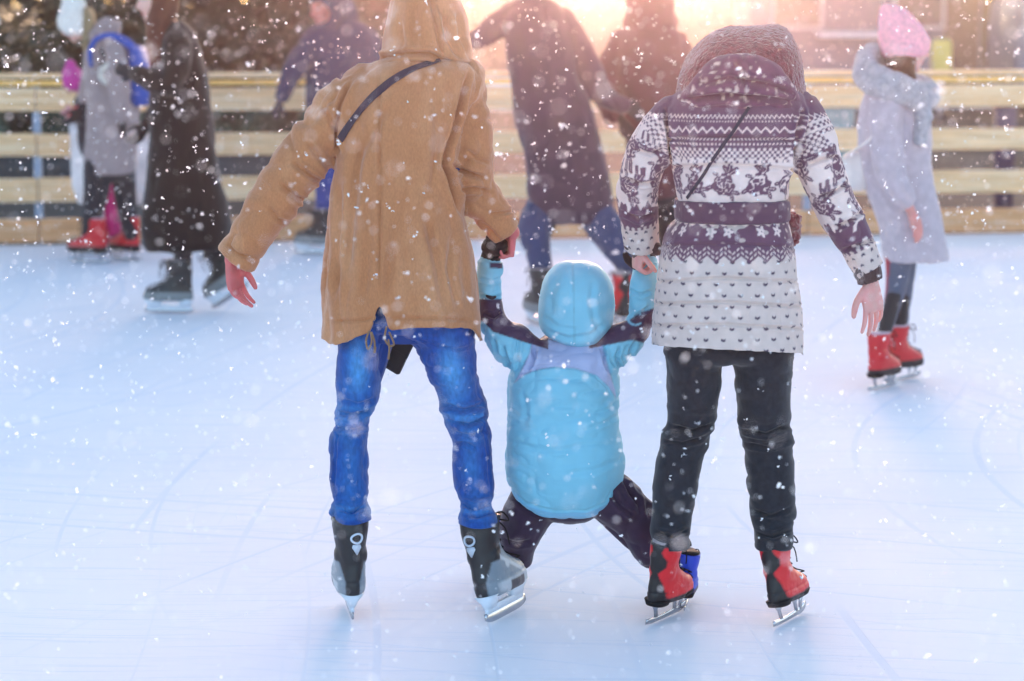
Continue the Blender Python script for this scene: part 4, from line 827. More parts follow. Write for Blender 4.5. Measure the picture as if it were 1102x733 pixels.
CB = np.array(srgb(122, 188, 208)); CL_ = np.array(srgb(166, 176, 208)); CP = np.array(srgb(58, 36, 66))
P = Parts()
rows(P, [(362, 585, 640, .02, .07), (370, 572, 652, .01, .09), (382, 560, 660, 0, .11), (398, 550, 666, 0, .12), (415, 545.5, 668, 0, .13), (440, 545.2, 667.5, 0, .138), (465, 544.5, 668.5, 0, .142), (490, 543, 672, 0, .145), (505, 543, 671.5, 0, .145), (521, 546.5, 668, 0, .14), (535, 554, 661.5, 0, .13), (545, 564, 654.5, 0, .11), (551, 575, 646, 0, .09), (555.5, 594, 632, 0, .05)], DC, 44, 2.3)
tube(P, cL, [m2(r) for r in (24, 24, 19, 14, 13, 13)], 18, 5)
tube(P, cR, [m2(r) for r in (23, 22, 18, 15, 15, 14)], 18, 5)
for a, b, r in (((525, 316, 0), (528, 281, 0), 15.5), ((691, 326, .0), (697, 282, .03), 15.5)):
    tube(P, L3([a, b], DC), [m2(r * .95), m2(r)], 18, 2, rnd=False)
cl = [([(577, 366), (574, 385), (566, 400)], 2, .006, .5), ([(648, 372), (652, 390), (660, 404)], 2, .006, .5), ([(540, 372), (546, 390), (552, 405)], 2, .005, .6), ([(530, 365), (534, 380), (545, 392)], 1.8, .004, .5), ([(560, 362), (556, 380), (558, 398)], 1.8, .004, .5), ([(668, 372), (664, 385), (668, 398)], 1.8, .005, .5), ([(686, 366), (680, 378), (676, 392)], 2, .004, .5),
      ([(516, 318), (530, 321), (541, 318)], 1.6, .005, .6), ([(514, 300), (528, 303), (541, 300)], 1.6, .003, .6), ([(677, 312), (690, 318), (704, 312)], 1.8, .004, .6), ([(519, 338), (532, 341), (540, 334)], 2, .006, .6), ([(678, 342), (692, 336), (700, 330)], 2, .005, .6), ([(640, 446), (655, 441), (668, 432)], 2.2, .003, .5), ([(630, 462), (652, 455), (668, 446)], 2.2, .002, .5), ([(545, 440), (556, 447), (572, 450)], 2.2, .002, .5), ([(552, 478), (590, 486), (622, 483)], 3, .002, .4), ([(600, 512), (640, 506), (666, 496)], 3, .0022, .4), ([(560, 420), (566, 440), (563, 462)], 3, .002, .4),
      ([(548, 414), (560, 402), (580, 396), (597, 395), (620, 397), (642, 404), (655, 416), (662, 432)], 1.2, .002, .3), ([(550, 524), (566, 541), (596, 551), (632, 550), (652, 541), (664, 522)], 1.1, .0025, .3)]
def dispK(co, no): return creases(co, no, cl) + .004 * fbm(np.column_stack([co[:, 0] * 13, co[:, 1] * 13, co[:, 2] * 10]), 3) + wrinkle(co, (9, 9, 26), .008, 42) + wrinkle(co, (20, 20, 44), .0028, 12)
def paintK(co):
    px, py = proj(co); c = np.tile(CB, (len(co), 1))
    arc = np.interp(px, [540, 546, 552, 565, 580, 597, 620, 642, 655, 664, 672], [430, 420, 413, 403, 397.5, 395, 397, 404, 416, 430, 440])
    tor = (px > 546) & (px < 664); edge = np.interp(py, [360, 380, 400, 420, 440], [574, 570, 560, 549, 546]); edr = np.interp(py, [360, 380, 400, 420, 440], [646, 650, 656, 662, 664])
    c[tor & (py < arc) & (px > edge) & (px < edr)] = CL_
    lo = np.interp(px, [510, 520, 530, 545, 560, 577, 590], [344, 346, 357, 362, 367, 372, 376]); c[(px < 590) & (py > 322) & (py < lo) & (py > 318)] = CP
    lr = np.interp(px, [630, 660, 680, 705], [376, 370, 366, 372]); up = np.interp(px, [630, 660, 676, 690, 706], [355, 345, 345, 336, 331]); c[(px > 634) & (py < lr) & (py > up)] = CP
    c[(px > 527) & (px < 541) & (py > 283) & (py < 289)] = CP
    c[(py > np.interp(px, [543, 547, 566, 596, 632, 652, 668, 672], [500, 524, 545, 554.5, 553.5, 546, 523, 500]) - 2.2) & (py > 515) & (px > 543)] = np.array(srgb(120, 190, 222))
    dk = (np.abs(py - arc) < .7) & tor & (px > edge) & (px < edr); dk |= ((np.abs(px - edge) < .8) | (np.abs(px - edr) < .8)) & (py > 372) & (py < 412); dk |= (np.abs(px - 606) < .45) & (py > arc + 2) & (py < 545) & (px < 0); c[dk] *= .72
    c[(np.abs(np.hypot(px - 684, (py - 343) * 1.2) - 8) < 1.2) & (px < 690)] = CB
    return c
jk = fuse('jacket', P, .0038, 3, MAT['kidjacket'], child, disp=dispK, paint=paintK)
P = Parts()
rows(P, [(281, 610, 632, .02, .04), (285, 599, 642, .02, .075), (293, 590, 651, .02, .10), (305, 583, 658, .02, .118), (322, 580, 662, .02, .125), (338, 579.5, 661.5, .02, .122), (350, 580.5, 659, .015, .115), (360, 587, 652, .01, .10), (368, 600, 643, 0, .08), (372, 610, 634, 0, .05)], DC, 40, 2.25)
kl = [([(587, 355), (610, 364), (635, 362), (655, 345)], 2.5, .004, .5), ([(584, 340), (600, 352), (625, 356)], 2.5, .004, .5), ([(640, 300), (636, 325), (640, 345), (648, 360)], 3, .004, .5), ([(600, 300), (592, 320), (594, 340)], 4, .003, .4), ([(612, 283), (616, 300), (614, 330)], 1.3, .0015, .3)]
fuse('hood', P, .004, 3, MAT['kidjacket'], jk, disp=lambda c, n: creases(c, n, kl) * .5 + .002 * fbm(c * 15, 3) + wrinkle(c, (16, 16, 13), .006, 4), cut=hoodcut(J['head'], .065, .08), thick=.006, paint=lambda co: (lambda px, py: np.where(((np.abs(px - (617 + .02 * (py - 300))) < .55))[:, None], CB * .74, CB[None] * 1.02))(*proj(co)))
# snow trousers
P = Parts(); rows(P, [(500, 560, 656, 0, .10), (530, 560, 658, .01, .105), (545, 570, 648, .02, .09), (556, 584, 640, .03, .075), (561, 594, 632, .04, .05)], DC, 32, 2.3)
tube(P, L3([(584, 528, .02), (568, 554, .04), (558, 582, .06), (558, 598, .08)], DC), [m2(r) for r in (29, 28, 23, 18)], 20, 5)
tube(P, L3([(557, 600, .09), (548, 598, .18), (538, 585, .28)], DC), [m2(r) for r in (17, 15, 13)], 18, 4)
tube(P, L3([(636, 525, .0), (660, 537, .0), (685, 562, .01), (700, 592, .02)], DC), [m2(r) for r in (30, 29, 26, 22)], 20, 5)
tube(P, L3([(700, 592, .02), (722, 596, .08), (744, 600, .11)], DC), [m2(r) for r in (18, 14, 11)], 18, 4)
sl2 = [([(672, 516), (678, 530), (690, 545)], 2.2, .006, .5), ([(655, 528), (668, 545), (684, 556)], 2.2, .005, .5), ([(548, 530), (566, 545), (585, 556)], 2.4, .004, .5), ([(540, 580), (556, 586), (574, 582)], 2.4, .003, .5), ([(690, 520), (696, 540), (700, 560)], 2.2, .004, .5)]
fuse('snow_trousers', P, .0045, 3, MAT['purple'], child, disp=lambda c, n: creases(c, n, sl2) + .003 * fbm(c * 14, 3) + wrinkle(c, (17, 17, 17), .006, 6))
skate(child, ground(739, 655) + A(0, .02, 0), R(10), R(4), BLUE, s=.54)
g_ = ground(535, 632); skate(child, g_, R(-15), 0, BLUE, s=.72)
# mittens
P = Parts(); ball(P, W(530, 266, DC - .03), (m2(12.5), .035, m2(10.5)), 14); tube(P, L3([(528, 279, 0), (528, 272, 0)], DC), [m2(11), m2(10)], 14, 1); tube(P, L3([(537, 272, -.03), (543, 264, -.03), (540, 259, -.02)], DC), [m2(6), m2(5), m2(4)], 10, 3)
fuse('mitten', P, .003, 2, MAT['lace'], child, disp=lambda c, n: .002 * fbm(c * 50))
P = Parts(); tube(P, L3([(698, 284, .03), (694, 268, .06)], DC), [m2(10), m2(9)], 14, 2); tube(P, L3([(684, 286, .0), (676, 280, .0), (673, 274, .0)], DC), [m2(5), m2(4.5), m2(3.5)], 10, 3); fuse('mitten', P, .003, 2, MAT['lace'], child)

# ================================================================ people further back
def mm(r, D): return r * D / 2575.
def figure(label, D, j, sk, face, skates, skin=(srgb(226, 176, 160), srgb(190, 96, 96), srgb(222, 150, 150)), s=.95, hands=True, group=None):
    """j: joints as (px, py, dy); skates: two tuples (ground position, yaw, roll, pitch, size)"""
    global BASE
    g = [np.array(k[0], float) for k in skates]; BASE = A(*(g[0][:2] * .5 + g[1][:2] * .5), 0)
    J = {k: W(v[0], v[1], D + v[2]) for k, v in j.items()}
    for k, a in zip('LR', skates): feet(J, k, *a)
    hd = {}
    for k in 'LR':
        d = nrmz(J['wr' + k] - J['el' + k]); hd[k] = dict(d=d, n=A(-.4 if k == 'R' else .4, .3, 0) + nrmz(face) * .1, t=nrmz(face), s=s * .95, curl=(.35, .45, .3))
    b = body(J, s, hd, face, skin, voxel=.009)
    tag(b, label, 'person', group)
    for a, st in zip(skates, sk): skate(b, a[0], a[1], a[2], st, a[3], a[4], voxel=.007)
    return b, J
def garment(name, b, D, mat, rws=(), tubes=(), amp=.004, voxel=.009, n=36, pw=2.3, cut=None, paint=None, thick=0, fr=12, balls=()):
    P = Parts()
    for r in rws: rows(P, r, D, n, pw)
    for pts, rad in tubes: tube(P, L3(pts, D), [mm(r, D) for r in rad], 18, 4)
    for c, rr in balls: ball(P, W(c[0], c[1], D + c[2]), [mm(q, D) for q in rr], 16)
    return fuse(name, P, voxel, 3, mat, b, disp=lambda c, n: wrinkle(c, (8, 8, 7), amp * 1.5) + amp * fbm(np.column_stack([c[:, 0] * fr, c[:, 1] * fr, c[:, 2] * fr * .6]), 3), cut=cut, paint=paint, thick=thick)
GLV = (srgb(226, 176, 160), srgb(190, 96, 96), srgb(34, 36, 42))
PINK = paint_flat(srgb(206, 26, 40), srgb(26, 24, 30)); REDB = dict(kind='fig', paint=PINK, liner=cloth('pale_sock', (206, 178, 184)))

# girl in the pink hat
D1 = gdist(414)
s1 = [(ground(967, 410), R(50), 0, 0, .86), (ground(947, 419), R(40), 0, 0, .86)]
g1, J1 = figure('girl in pink knitted hat and pale lavender coat walking in red skates', D1,
    dict(head=(974, 50, 0), shL=(966, 112, .14), shR=(962, 112, -.14), elL=(972, 172, .17), elR=(961, 178, -.17), wrL=(990, 226, .18), wrR=(981, 229, -.21), hipL=(975, 225, .09), hipR=(970, 225, -.09), knL=(972, 305, .10), knR=(965, 305, -.05)),
    (REDB, REDB), A(1, .1, -.12), s1, skin=(srgb(232, 176, 164), srgb(196, 90, 96), srgb(222, 146, 136)), s=.93)
c1 = garment('coat', g1, D1, cloth('lavender_wool', (188, 174, 180), vscale=30, var=.1), [[(84, 945, 990, 0, .09), (98, 932, 999, 0, .12), (113, 927, 1001, 0, .13), (147, 922, 1003, 0, .15), (183, 926, 1004, 0, .15), (215, 936, 1009, 0, .155), (245, 946, 1014, 0, .16), (270, 950, 1019, 0, .165), (280, 952, 1020, 0, .165)]],
    [([(953, 114, -.12), (952, 150, -.17), (960, 188, -.2), (972, 213, -.2)], (19, 18.5, 15.5, 12.5)), ([(975, 112, .12), (978, 160, .18), (985, 200, .18), (990, 220, .18)], (18, 17, 15, 12))], amp=.006)
garment('scarf', g1, D1, cloth('grey_scarf', (170, 166, 170), vscale=50, var=.2, nscale=90, nbump=.9), (), [([(934, 62, 0), (928, 82, -.11), (955, 98, -.17), (988, 108, -.12), (1000, 104, .02), (984, 90, .12), (952, 74, .12), (934, 62, 0)], (11,) * 8), ([(938, 56, 0), (934, 72, -.1), (958, 84, -.15), (990, 96, -.1), (1000, 96, .02), (980, 84, .11), (950, 66, .1), (938, 56, 0)], (10,) * 8), ([(985, 100, -.12), (994, 125, -.14), (990, 150, -.15)], (10, 9, 8))], amp=.009, fr=26)
garment('hat', g1, D1, cloth('pink_knit', (246, 172, 182), vscale=70, var=.2, nscale=120, nbump=1), [[(4, 951, 961, 0, .02), (8, 948, 970, 0, .05), (16, 946.5, 982, 0, .08), (30, 946, 993, 0, .10), (44, 946, 1001, 0, .108), (55, 947, 999, 0, .108), (61, 951, 994, 0, .10), (63, 958, 985, 0, .08)]], amp=.004, fr=30)
garment('hair', g1, D1, MAT['hair'], [[(48, 950, 985, 0, .10), (62, 953, 986, 0, .10), (76, 956, 985, 0, .09), (90, 960, 986, 0, .07), (96, 965, 980, 0, .04)]], amp=.004, fr=40)
def pt1(co):
    px, py = proj(co); c = np.tile(srgb(84, 92, 110), (len(co), 1)); c[(px < np.interp(py, [280, 345], [958, 951])) & (py < 335)] = srgb(170, 34, 52); c[py > 352] = srgb(150, 158, 172); return c
garment('trousers', g1, D1, MAT['cloth_v'], (), [([(972, 232, -.03), (968, 275, -.04), (965, 308, -.05), (956, 345, -.03), (948, 366, -.02)], (16, 15, 11.5, 8.5, 8)), ([(975, 232, .08), (974, 275, .08), (972, 308, .10), (970, 345, .2), (967, 362, .23)], (16, 14, 11, 8, 7.5))], paint=pt1)
BASE = W(920, 182, D1); bg1 = bpy.data.objects.new('shoulder_bag', None); COL.objects.link(bg1); bg1.location = BASE; tag(bg1, 'small cream shoulder bag behind the pale lavender coat', 'bag')
garment('pouch', bg1, D1, cloth('cream_leather', (222, 212, 206), sheen=0, rough=.6), [[(163, 914, 930, -.02, .02), (170, 906, 934, -.02, .03), (190, 905, 934, -.02, .035), (202, 908, 932, -.02, .03), (206, 914, 926, -.02, .015)]], pw=3)
P = Parts(); tube(P, L3([(908, 170, -.05), (922, 160, -.12), (938, 148, -.18), (948, 128, -.21), (956, 108, -.17), (955, 94, -.06), (962, 92, .05)], D1), [.006] * 7, 8, 4); solid('strap', P, cloth('cream_leather', ()), bg1)

# woman in the long black coat
D2 = gdist(337)
s2 = [(ground(190, 338), R(-84), 0, 0, 1), (W(256, 317, D2 + .1), R(-70), 0, R(-33), 1)]
g2, J2 = figure('woman in a long black coat with auburn hair skating left with one foot lifted', D2,
    dict(head=(170, 0, 0), shL=(190, 45, -.14), shR=(186, 45, .14), elL=(186, 92, -.2), elR=(182, 100, .17), wrL=(144, 79, -.12), wrR=(158, 135, .1), hipL=(196, 165, -.09), hipR=(199, 165, .09), knL=(196, 250, -.04), knR=(222, 250, .1)),
    (BLACK, BLACK), A(-1, -.15, -.1), s2, skin=GLV, s=1.0)
c2 = garment('coat', g2, D2, cloth('black_wool', (8, 9, 13), vscale=20, var=.25), [[(22, 172, 196, 0, .07), (32, 163, 206, 0, .11), (48, 160, 215, 0, .14), (65, 161, 219, 0, .15), (85, 162, 224, 0, .15), (120, 161, 228, 0, .15), (153, 160, 231, 0, .155), (187, 157, 237, 0, .17), (220, 154, 245, 0, .19), (245, 151, 250, 0, .2), (262, 153, 248, 0, .2), (269, 157, 245, 0, .195)]],
    [([(190, 48, -.12), (190, 75, -.19), (180, 92, -.21), (160, 84, -.18), (148, 80, -.14)], (15, 15, 14, 11.5, 10)), ([(184, 50, .12), (182, 85, .17), (176, 112, .17), (162, 133, .12)], (14, 14, 12, 10))], amp=.008, fr=9)
garment('hair', g2, D2, M('auburn_hair', srgb(96, 48, 34), rough=.6, nscale=60, nbump=1, var=.35, vscale=24, stretch=(6, 6, 1), dist=.006), [[(-24, 166, 182, .0, .05), (-18, 160, 190, 0, .09), (-4, 162, 193, 0, .105), (12, 160, 192, 0, .10), (30, 157, 186, -.03, .09), (48, 157, 182, -.07, .07), (62, 159, 178, -.1, .05), (72, 162, 172, -.12, .03)]], amp=.006, fr=26)
garment('trousers', g2, D2, MAT['blackpants'], (), [([(195, 235, -.06), (196, 262, -.05), (198, 282, -.02), (199, 292, 0)], (15, 12, 9.5, 9)), ([(222, 235, .08), (230, 262, .12), (240, 278, .15)], (14, 11, 8.5))])

# woman in the grey coat
D3 = gdist(282)
s3 = [(ground(101, 283), R(-78), 0, 0, 1), (ground(139, 281), R(-52), 0, 0, 1)]
g3, J3 = figure('woman in mauve-grey coat and white knitted hat at the far left', D3,
    dict(head=(83, 24, 0), shL=(116, 58, -.15), shR=(112, 58, .15), elL=(128, 98, -.2), elR=(100, 98, .2), wrL=(131, 128, -.18), wrR=(86, 118, .18), hipL=(116, 150, -.09), hipR=(114, 150, .09), knL=(101, 210, -.06), knR=(134, 212, .06)),
    (REDB, REDB), A(-1, -.15, -.45), s3, skin=GLV, s=.98)
c3 = garment('coat', g3, D3, cloth('mauve_wool', (158, 138, 136), vscale=30, var=.1), [[(36, 100, 130, 0, .08), (46, 95, 138, 0, .12), (57, 90, 144, 0, .14), (80, 91, 148, 0, .15), (114, 93, 150, 0, .15), (144, 92, 149, 0, .155), (168, 91, 147, 0, .16), (187, 91, 143, 0, .16)]],
    [([(122, 56, -.13), (127, 80, -.2), (129, 104, -.2), (131, 124, -.18)], (13, 12.5, 11, 9)), ([(106, 58, .13), (98, 85, .2), (92, 105, .2)], (12, 11, 9))], amp=.007, fr=10, balls=[((116, 30, 0), (15, 18, 12)), ((104, 38, 0), (12, 18, 10))])
garment('hat', g3, D3, cloth('white_knit', (232, 222, 212), vscale=60, var=.15, nscale=90, nbump=1), [[(-3, 74, 88, 0, .04), (3, 67, 93, 0, .08), (14, 63, 95, 0, .1), (26, 62, 95, 0, .105), (34, 66, 95, 0, .10), (38, 73, 93, 0, .08)]], amp=.005, fr=26, balls=[((72, -6, 0), (9, 9, 9))])
garment('hair', g3, D3, MAT['blond'], [[(8, 88, 98, 0, .07), (20, 89, 103, 0, .09), (36, 88, 103, 0, .09), (50, 88, 100, 0, .07), (58, 90, 96, 0, .04)]], amp=.005, fr=30)
P = Parts(); tube(P, [W(117 + 8 * math.cos(a), 80 + 8.5 * math.sin(a), D3 - .22) for a in np.linspace(0, 6.283, 13)], [.022] * 13, 12, 2, rnd=False); fuse('fur_trim', P, .006, 1, cloth('cream_fur', (205, 196, 184), nbump=1), c3, disp=lambda c, n: .007 * fbm(c * 60, 2))
garment('trousers', g3, D3, MAT['blackpants'], [[(160, 94, 144, 0, .13), (186, 92, 144, 0, .13), (196, 98, 140, 0, .09)]], [([(106, 180, -.05), (103, 210, -.06), (99, 235, -.04), (97, 252, -.02)], (16, 13.5, 11, 9.5)), ([(132, 180, .05), (135, 212, .05), (138, 236, .04), (141, 252, .02)], (14, 12, 10, 9))])
BASE = W(150, 80, D3); bp_ = bpy.data.objects.new('backpack', None); COL.objects.link(bp_); bp_.location = BASE; tag(bp_, 'bright blue backpack on the mauve-grey coat', 'backpack')
garment('pack', bp_, D3, cloth('royal_blue', (12, 76, 165), sheen=0, rough=.6), [[(48, 140, 150, .0, .08), (54, 138, 158, 0, .12), (80, 140, 162, 0, .14), (104, 140, 163, 0, .14), (113, 143, 160, 0, .11)]], pw=3)
P = Parts(); tube(P, L3([(98, 70, -.17), (97, 55, -.16), (104, 42, -.14), (118, 38, -.12), (134, 44, -.12), (146, 54, -.08)], D3), [.014, .016, .018, .02, .03, .03], 12, 4, flat=.5); solid('strap', P, cloth('royal_blue', ()), bp_)

# child between them
D4 = gdist(273)
s4 = [(ground(102, 274), R(-80), 0, 0, .7), (ground(125, 272), R(-60), 0, 0, .7)]
g4, J4 = figure('small child in pink bobble hat and magenta trousers behind the mauve-grey coat', D4,
    dict(head=(79, 88, 0), shL=(98, 112, -.09), shR=(95, 112, .09), elL=(92, 128, -.12), elR=(90, 128, .12), wrL=(82, 122, -.12), wrR=(80, 124, .1), hipL=(104, 160, -.05), hipR=(106, 160, .05), knL=(100, 205, -.04), knR=(118, 205, .05)),
    (REDB, dict(BLUE, paint=paint_flat(srgb(200, 26, 60), srgb(30, 40, 150)))), A(-1, -.2, -.1), s4, s=.66)
garment('jacket', g4, D4, cloth('dark_jacket', (40, 40, 50)), [[(100, 86, 104, 0, .06), (108, 80, 112, 0, .1), (130, 82, 116, 0, .11), (155, 84, 120, 0, .12), (168, 88, 118, 0, .1)]], [([(95, 112, -.08), (91, 128, -.12), (84, 122, -.12)], (9, 8, 7)), ([(95, 112, .08), (90, 128, .12), (83, 124, .1)], (9, 8, 7))])
garment('mitten', g4, D4, cloth('red_mitten', (205, 26, 44)), (), [([(84, 120, -.12), (80, 124, -.12)], (6.5, 6))])
garment('hat', g4, D4, cloth('magenta_knit', (204, 62, 152), vscale=60, var=.15, nscale=90, nbump=1), [[(72, 70, 84, 0, .04), (76, 67, 88, 0, .07), (86, 66.5, 90, 0, .085), (94, 70, 90, 0, .08), (98, 78, 89, 0, .05)]], amp=.005, fr=26, balls=[((76, 70, 0), (6, 6, 6))])
garment('trousers', g4, D4, cloth('magenta_cloth', (206, 26, 112), rough=.6), (), [([(108, 158, -.04), (104, 205, -.04), (101, 240, -.02), (100, 258, 0)], (13, 10, 8, 7.5)), ([(112, 158, .05), (118, 205, .05), (122, 240, .03), (124, 260, .02)], (13, 10.5, 9.5, 8.5))])
BASE = np.zeros(3)
# white cloth hung on the fence
DF = 17.05
BASE = W(118, 200, DF); P = Parts(); n_ = 24; v = []; f = []
for side in (0, 1):
    for j, (py, xl, xr) in enumerate([(131, 74, 158), (150, 75, 161), (175, 76, 161), (200, 77, 159), (219, 84, 155)]):
        for i in range(n_ + 1):
            t = i / n_; p = W(xl + (xr - xl) * t, py + 2 * math.sin(t * 9), DF - .03 + side * .012 + .015 * math.sin(t * 21 + j * .4)); v.append(p)
m_ = n_ + 1
for side in (0, 1):
    for j in range(4):
        for i in range(n_):
            a = side * 5 * m_ + j * m_ + i; f.append((a, a + 1, a + m_ + 1, a + m_))
for j in range(4):
    for i in (0, n_): a = j * m_ + i; f.append((a, a + m_, a + m_ + 5 * m_, a + 5 * m_))
for i in range(n_):
    for j in (0, 4): a = j * m_ + i; f.append((a, a + 1, a + 1 + 5 * m_, a + 5 * m_))
P.add(np.array(v), f); tag(solid('hanging_cloth', P, cloth('white_cloth', (238, 226, 222), sheen=0)), 'white cloth hanging over the fence boards behind the child in the pink hat', 'cloth')

# man in the blue jacket
D5 = gdist(273)
s5 = [(ground(345, 275), R(-72), 0, 0, 1.05), (ground(398, 272), R(-40), 0, 0, 1.05)]
NAVYF = cloth('navy_blue', (24, 46, 80), vscale=16)
g5, J5 = figure('man in a navy blue jacket with his hood up bending forward beside the fence', D5,
    dict(head=(350, 8, 0), shL=(342, 42, -.08), shR=(396, 42, .08), elL=(316, 78, -.12), elR=(412, 90, .08), wrL=(302, 108, -.14), wrR=(404, 132, .0), hipL=(355, 155, -.02), hipR=(388, 155, .04), knL=(350, 212, -.06), knR=(392, 212, .0)),
    (BLACK, BLACK), A(-.75, -.6, -.2), s5, skin=(srgb(214, 128, 120), srgb(190, 84, 84), srgb(60, 56, 66)), s=1.02)
c5 = garment('jacket', g5, D5, NAVYF, [[(20, 352, 380, .02, .08), (28, 338, 397, .02, .12), (42, 330, 405, 0, .15), (70, 327, 409, 0, .16), (100, 329, 408, 0, .16), (130, 331, 405, 0, .16), (158, 335, 403, 0, .16), (168, 345, 395, 0, .12)]], [([(342, 40, -.06), (324, 64, -.12), (312, 84, -.13), (304, 102, -.14)], (14, 12.5, 10.5, 8.5)), ([(396, 42, .05), (410, 80, .1), (408, 115, .02), (404, 128, 0)], (14, 13, 11, 9))], amp=.009, fr=10)
garment('hood', g5, D5, NAVYF, [[(-14, 345, 364, .05, .05), (-8, 338, 374, .05, .1), (4, 350, 382, .07, .1), (16, 353, 386, .07, .1), (28, 350, 386, .05, .1), (36, 350, 386, .04, .08)]], [([(338, -2, -.05), (346, -4, -.11), (356, 2, -.12), (362, 14, -.11), (358, 26, -.10)], (5, 6, 6, 6, 6))], amp=.005)
garment('jeans', g5, D5, cloth('mid_jeans', (36, 66, 134)), [[(150, 338, 400, 0, .13), (170, 340, 402, 0, .12), (178, 350, 394, 0, .08)]], [([(354, 165, -.02), (352, 210, -.06), (351, 235, -.05), (352, 246, -.03)], (17, 13, 10, 9.5)), ([(388, 165, .03), (392, 210, 0), (396, 235, .02), (399, 246, .04)], (17, 13, 10, 9.5))])

# couple in dark clothes
D6 = 12.8
s6 = [(ground(580, 352), R(-20), 0, 0, 1.05), (ground(688, 345), R(30), 0, 0, 1.05)]
g6, J6 = figure('man in a plum-dark jacket and jeans striding behind the child with legs apart', D6,
    dict(head=(572, -30, -.05), shL=(548, 20, .0), shR=(608, 22, .0), elL=(522, 40, -.05), elR=(642, 92, .05), wrL=(500, 45, .0), wrR=(672, 112, .1), hipL=(592, 212, 0), hipR=(632, 212, 0), knL=(578, 268, -.08), knR=(660, 262, -.08)),
    (BLACK, BLACK), A(0, 1, -.1), s6, skin=GLV, s=1.05)
PLUM = cloth('plum_cloth', (56, 42, 62), vscale=18, var=.2)
c6 = garment('jacket', g6, D6, PLUM, [[(-2, 556, 592, 0, .09), (6, 545, 605, 0, .12), (20, 540, 613, 0, .14), (45, 544, 617, 0, .15), (74, 547, 620, 0, .155), (103, 551, 632, 0, .16), (130, 555, 640, 0, .165), (150, 559, 646, 0, .17), (175, 565, 652, 0, .175), (205, 568, 658, 0, .18), (222, 570, 660, 0, .18), (233, 576, 656, 0, .17), (241, 588, 648, 0, .15)]],
    [([(550, 16, 0), (532, 30, -.03), (520, 40, -.04), (504, 45, 0)], (15, 14, 13, 10)), ([(606, 22, 0), (626, 58, .04), (645, 96, .06), (668, 112, .08)], (15, 15, 15, 11))], amp=.009, fr=9)
garment('hair', g6, D6, MAT['hair'], [[(-54, 562, 580, 0, .06), (-46, 552, 592, 0, .1), (-30, 549, 595, .02, .11), (-14, 552, 592, .04, .1), (-6, 562, 582, .05, .06)]], amp=.005, fr=30)
garment('jeans', g6, D6, cloth('dark_jeans', (36, 62, 98), vscale=14), [[(205, 572, 655, 0, .14), (225, 572, 656, 0, .14), (236, 585, 645, 0, .1)]], [([(588, 218, 0), (575, 245, -.08), (580, 275, -.08), (587, 300, -.02), (584, 322, 0)], (20, 18, 14, 11, 10)), ([(636, 218, 0), (650, 245, -.06), (668, 270, -.06), (684, 300, .02), (690, 318, .05)], (20, 20, 16, 12, 10))], amp=.006)
D7 = 13.3
s7 = [(ground(668, 352), R(-15), 0, 0, .98), (ground(722, 346), R(10), 0, 0, .98)]
g7, J7 = figure('hooded person in dark burgundy clothes mostly hidden behind the patterned coat', D7,
    dict(head=(700, -2, -.02), shL=(668, 50, 0), shR=(730, 50, 0), elL=(650, 98, .0), elR=(742, 100, 0), wrL=(668, 128, -.1), wrR=(736, 145, 0), hipL=(690, 185, 0), hipR=(722, 185, 0), knL=(684, 265, -.03), knR=(722, 265, 0)),
    (RED, RED), A(-.3, 1, 0), s7, skin=GLV, s=.98)
BURG = cloth('burgundy_cloth', (84, 40, 52), vscale=18, var=.2)
garment('jacket', g7, D7, BURG, [[(26, 684, 714, 0, .09), (34, 668, 730, 0, .12), (50, 658, 740, 0, .14), (80, 662, 742, 0, .15), (120, 670, 742, 0, .15), (160, 674, 740, 0, .16), (200, 676, 742, 0, .17), (212, 686, 732, 0, .14)]], [([(668, 48, 0), (655, 76, -.02), (650, 100, -.02), (660, 122, -.08)], (15, 15, 14, 11)), ([(728, 48, 0), (740, 76, .02), (744, 104, 0), (738, 138, 0)], (14, 14, 13, 10))], amp=.009, fr=10)
garment('hat', g7, D7, BURG, [[(-28, 688, 712, 0, .06), (-20, 678, 722, 0, .1), (-4, 674, 726, 0, .125), (12, 674, 726, 0, .125), (26, 670, 730, 0, .12), (36, 676, 724, 0, .1)]], amp=.006, fr=30)
garment('trousers', g7, D7, MAT['blackpants'], [[(195, 682, 734, 0, .13), (215, 684, 734, 0, .12), (222, 692, 724, 0, .08)]], [([(694, 205, 0), (686, 262, -.03), (676, 300, 0), (671, 322, 0)], (17, 13, 11, 10)), ([(722, 205, 0), (722, 262, 0), (722, 300, 0), (722, 316, 0)], (17, 13, 11, 10))])
BASE = np.zeros(3)

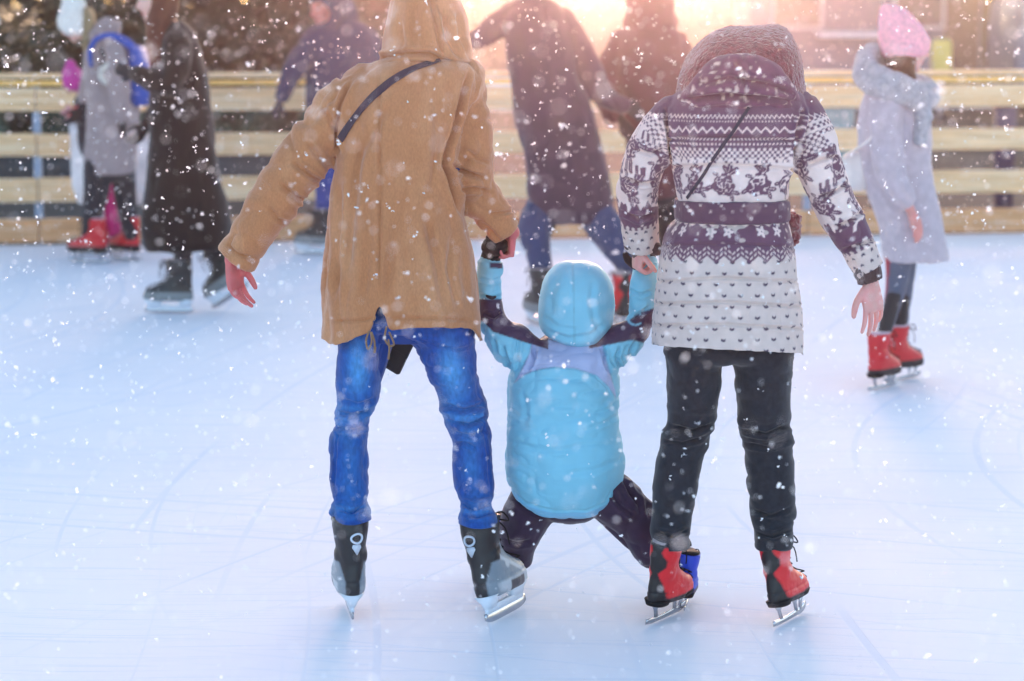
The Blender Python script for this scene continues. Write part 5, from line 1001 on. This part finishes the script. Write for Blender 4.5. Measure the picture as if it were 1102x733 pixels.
# ---------------------------------------------------------------- falling snow
fl = M('snowflake', (.92, .94, .96), rough=.9, nbump=0, var=.02)
t_ = fl.node_tree; b_ = t_.nodes['Principled BSDF']; tr_ = t_.nodes.new('ShaderNodeBsdfTranslucent'); tr_.inputs[0].default_value = (.92, .94, .97, 1); ad_ = t_.nodes.new('ShaderNodeMixShader'); ad_.inputs[0].default_value = .5
t_.links.new(b_.outputs[0], ad_.inputs[1]); t_.links.new(tr_.outputs[0], ad_.inputs[2]); t_.links.new(ad_.outputs[0], t_.nodes['Material Output'].inputs[0])
def flakes(n, y0, y1, smin, smax, seed):
    rs = np.random.RandomState(seed); Y = (y0 ** 3 + rs.rand(n) * (y1 ** 3 - y0 ** 3)) ** (1 / 3.)
    X = (rs.rand(n) * 2 - 1) * Y * .27; Zt = .2 * Y; Z = CAMH + Zt * .35 - rs.rand(n) * Y * .42
    k = Z > .02; X, Y, Z = X[k], Y[k], Z[k]; n = len(X)
    r = smin + (smax - smin) * rs.rand(n) ** 2.5
    # each flake: two or three small crossed, uneven lumps
    th = np.arange(6) * math.pi / 3; base = np.stack([np.cos(th), np.sin(th), np.zeros(6)], 1)
    fc = np.array([(0, 1, 2), (0, 2, 3), (0, 3, 4), (0, 4, 5)])
    V = []; Fc = []; off = 0
    for l in range(3):
        q = rs.randn(n, 3, 3); Q, _ = np.linalg.qr(q)
        sc = np.stack([r * rs.uniform(.5, 1.1, n), r * rs.uniform(.35, .8, n), r * .2], 1) * (1 if l == 0 else .75)
        v = base[None] * sc[:, None, :]; v = v * rs.uniform(.55, 1.25, (n, 6, 1)); v = v + rs.randn(n, 6, 3) * (r * .08)[:, None, None]; v = np.einsum('nij,nkj->nki', Q, v)
        d = rs.randn(n, 3) * r[:, None] * .5 * min(l, 1); v = v + np.stack([X, Y, Z], 1)[:, None] + d[:, None]
        V.append(v.reshape(-1, 3)); Fc.append((fc[None] + (np.arange(n) * 6)[:, None, None] + off).reshape(-1, 3)); off += n * 6
    return np.concatenate(V), np.concatenate(Fc)
vs = []; fs = []; off = 0
for a in FLAKES if 'FLAKES' in globals() else ((24000, 4.4, 16.8, .0028, .0074, 1), (1800, 4.8, 9.5, .0035, .010, 2), (2400, 3.4, 5.4, .0022, .0045, 4), (1200, 2.0, 4.0, .0022, .005, 3)):
    v, f = flakes(*a); vs.append(v); fs.append(f + off); off += len(v)
V = np.concatenate(vs); Fa = np.concatenate(fs); me = bpy.data.meshes.new('falling_snow'); me.vertices.add(len(V)); me.vertices.foreach_set('co', V.ravel())
me.loops.add(Fa.size); me.loops.foreach_set('vertex_index', Fa.ravel().astype(np.int32)); me.polygons.add(len(Fa)); me.polygons.foreach_set('loop_start', np.arange(0, Fa.size, 3, dtype=np.int32)); me.update(calc_edges=True)
o = link('falling_snow', me, fl); tag(o, 'countless white snowflakes falling through the air over the rink', 'snow', kind='stuff')

# ---------------------------------------------------------------- air
P = Parts(); box(P, (0, 60, 9.5), (75, 75, 11)); hz = solid('haze', P, None, None, False)
hm = bpy.data.materials.new('haze_air'); hm.use_nodes = True; ht = hm.node_tree; ht.nodes.clear(); ho = ht.nodes.new('ShaderNodeOutputMaterial'); hv = ht.nodes.new('ShaderNodeVolumePrincipled')
hv.inputs['Color'].default_value = (.95, .96, 1, 1); hv.inputs['Density'].default_value = .0031; hv.inputs['Anisotropy'].default_value = .965
ht.links.new(hv.outputs[0], ho.inputs['Volume']); hz.data.materials.append(hm); tag(hz, 'thin snowy haze in the air over the rink', 'haze', kind='stuff')
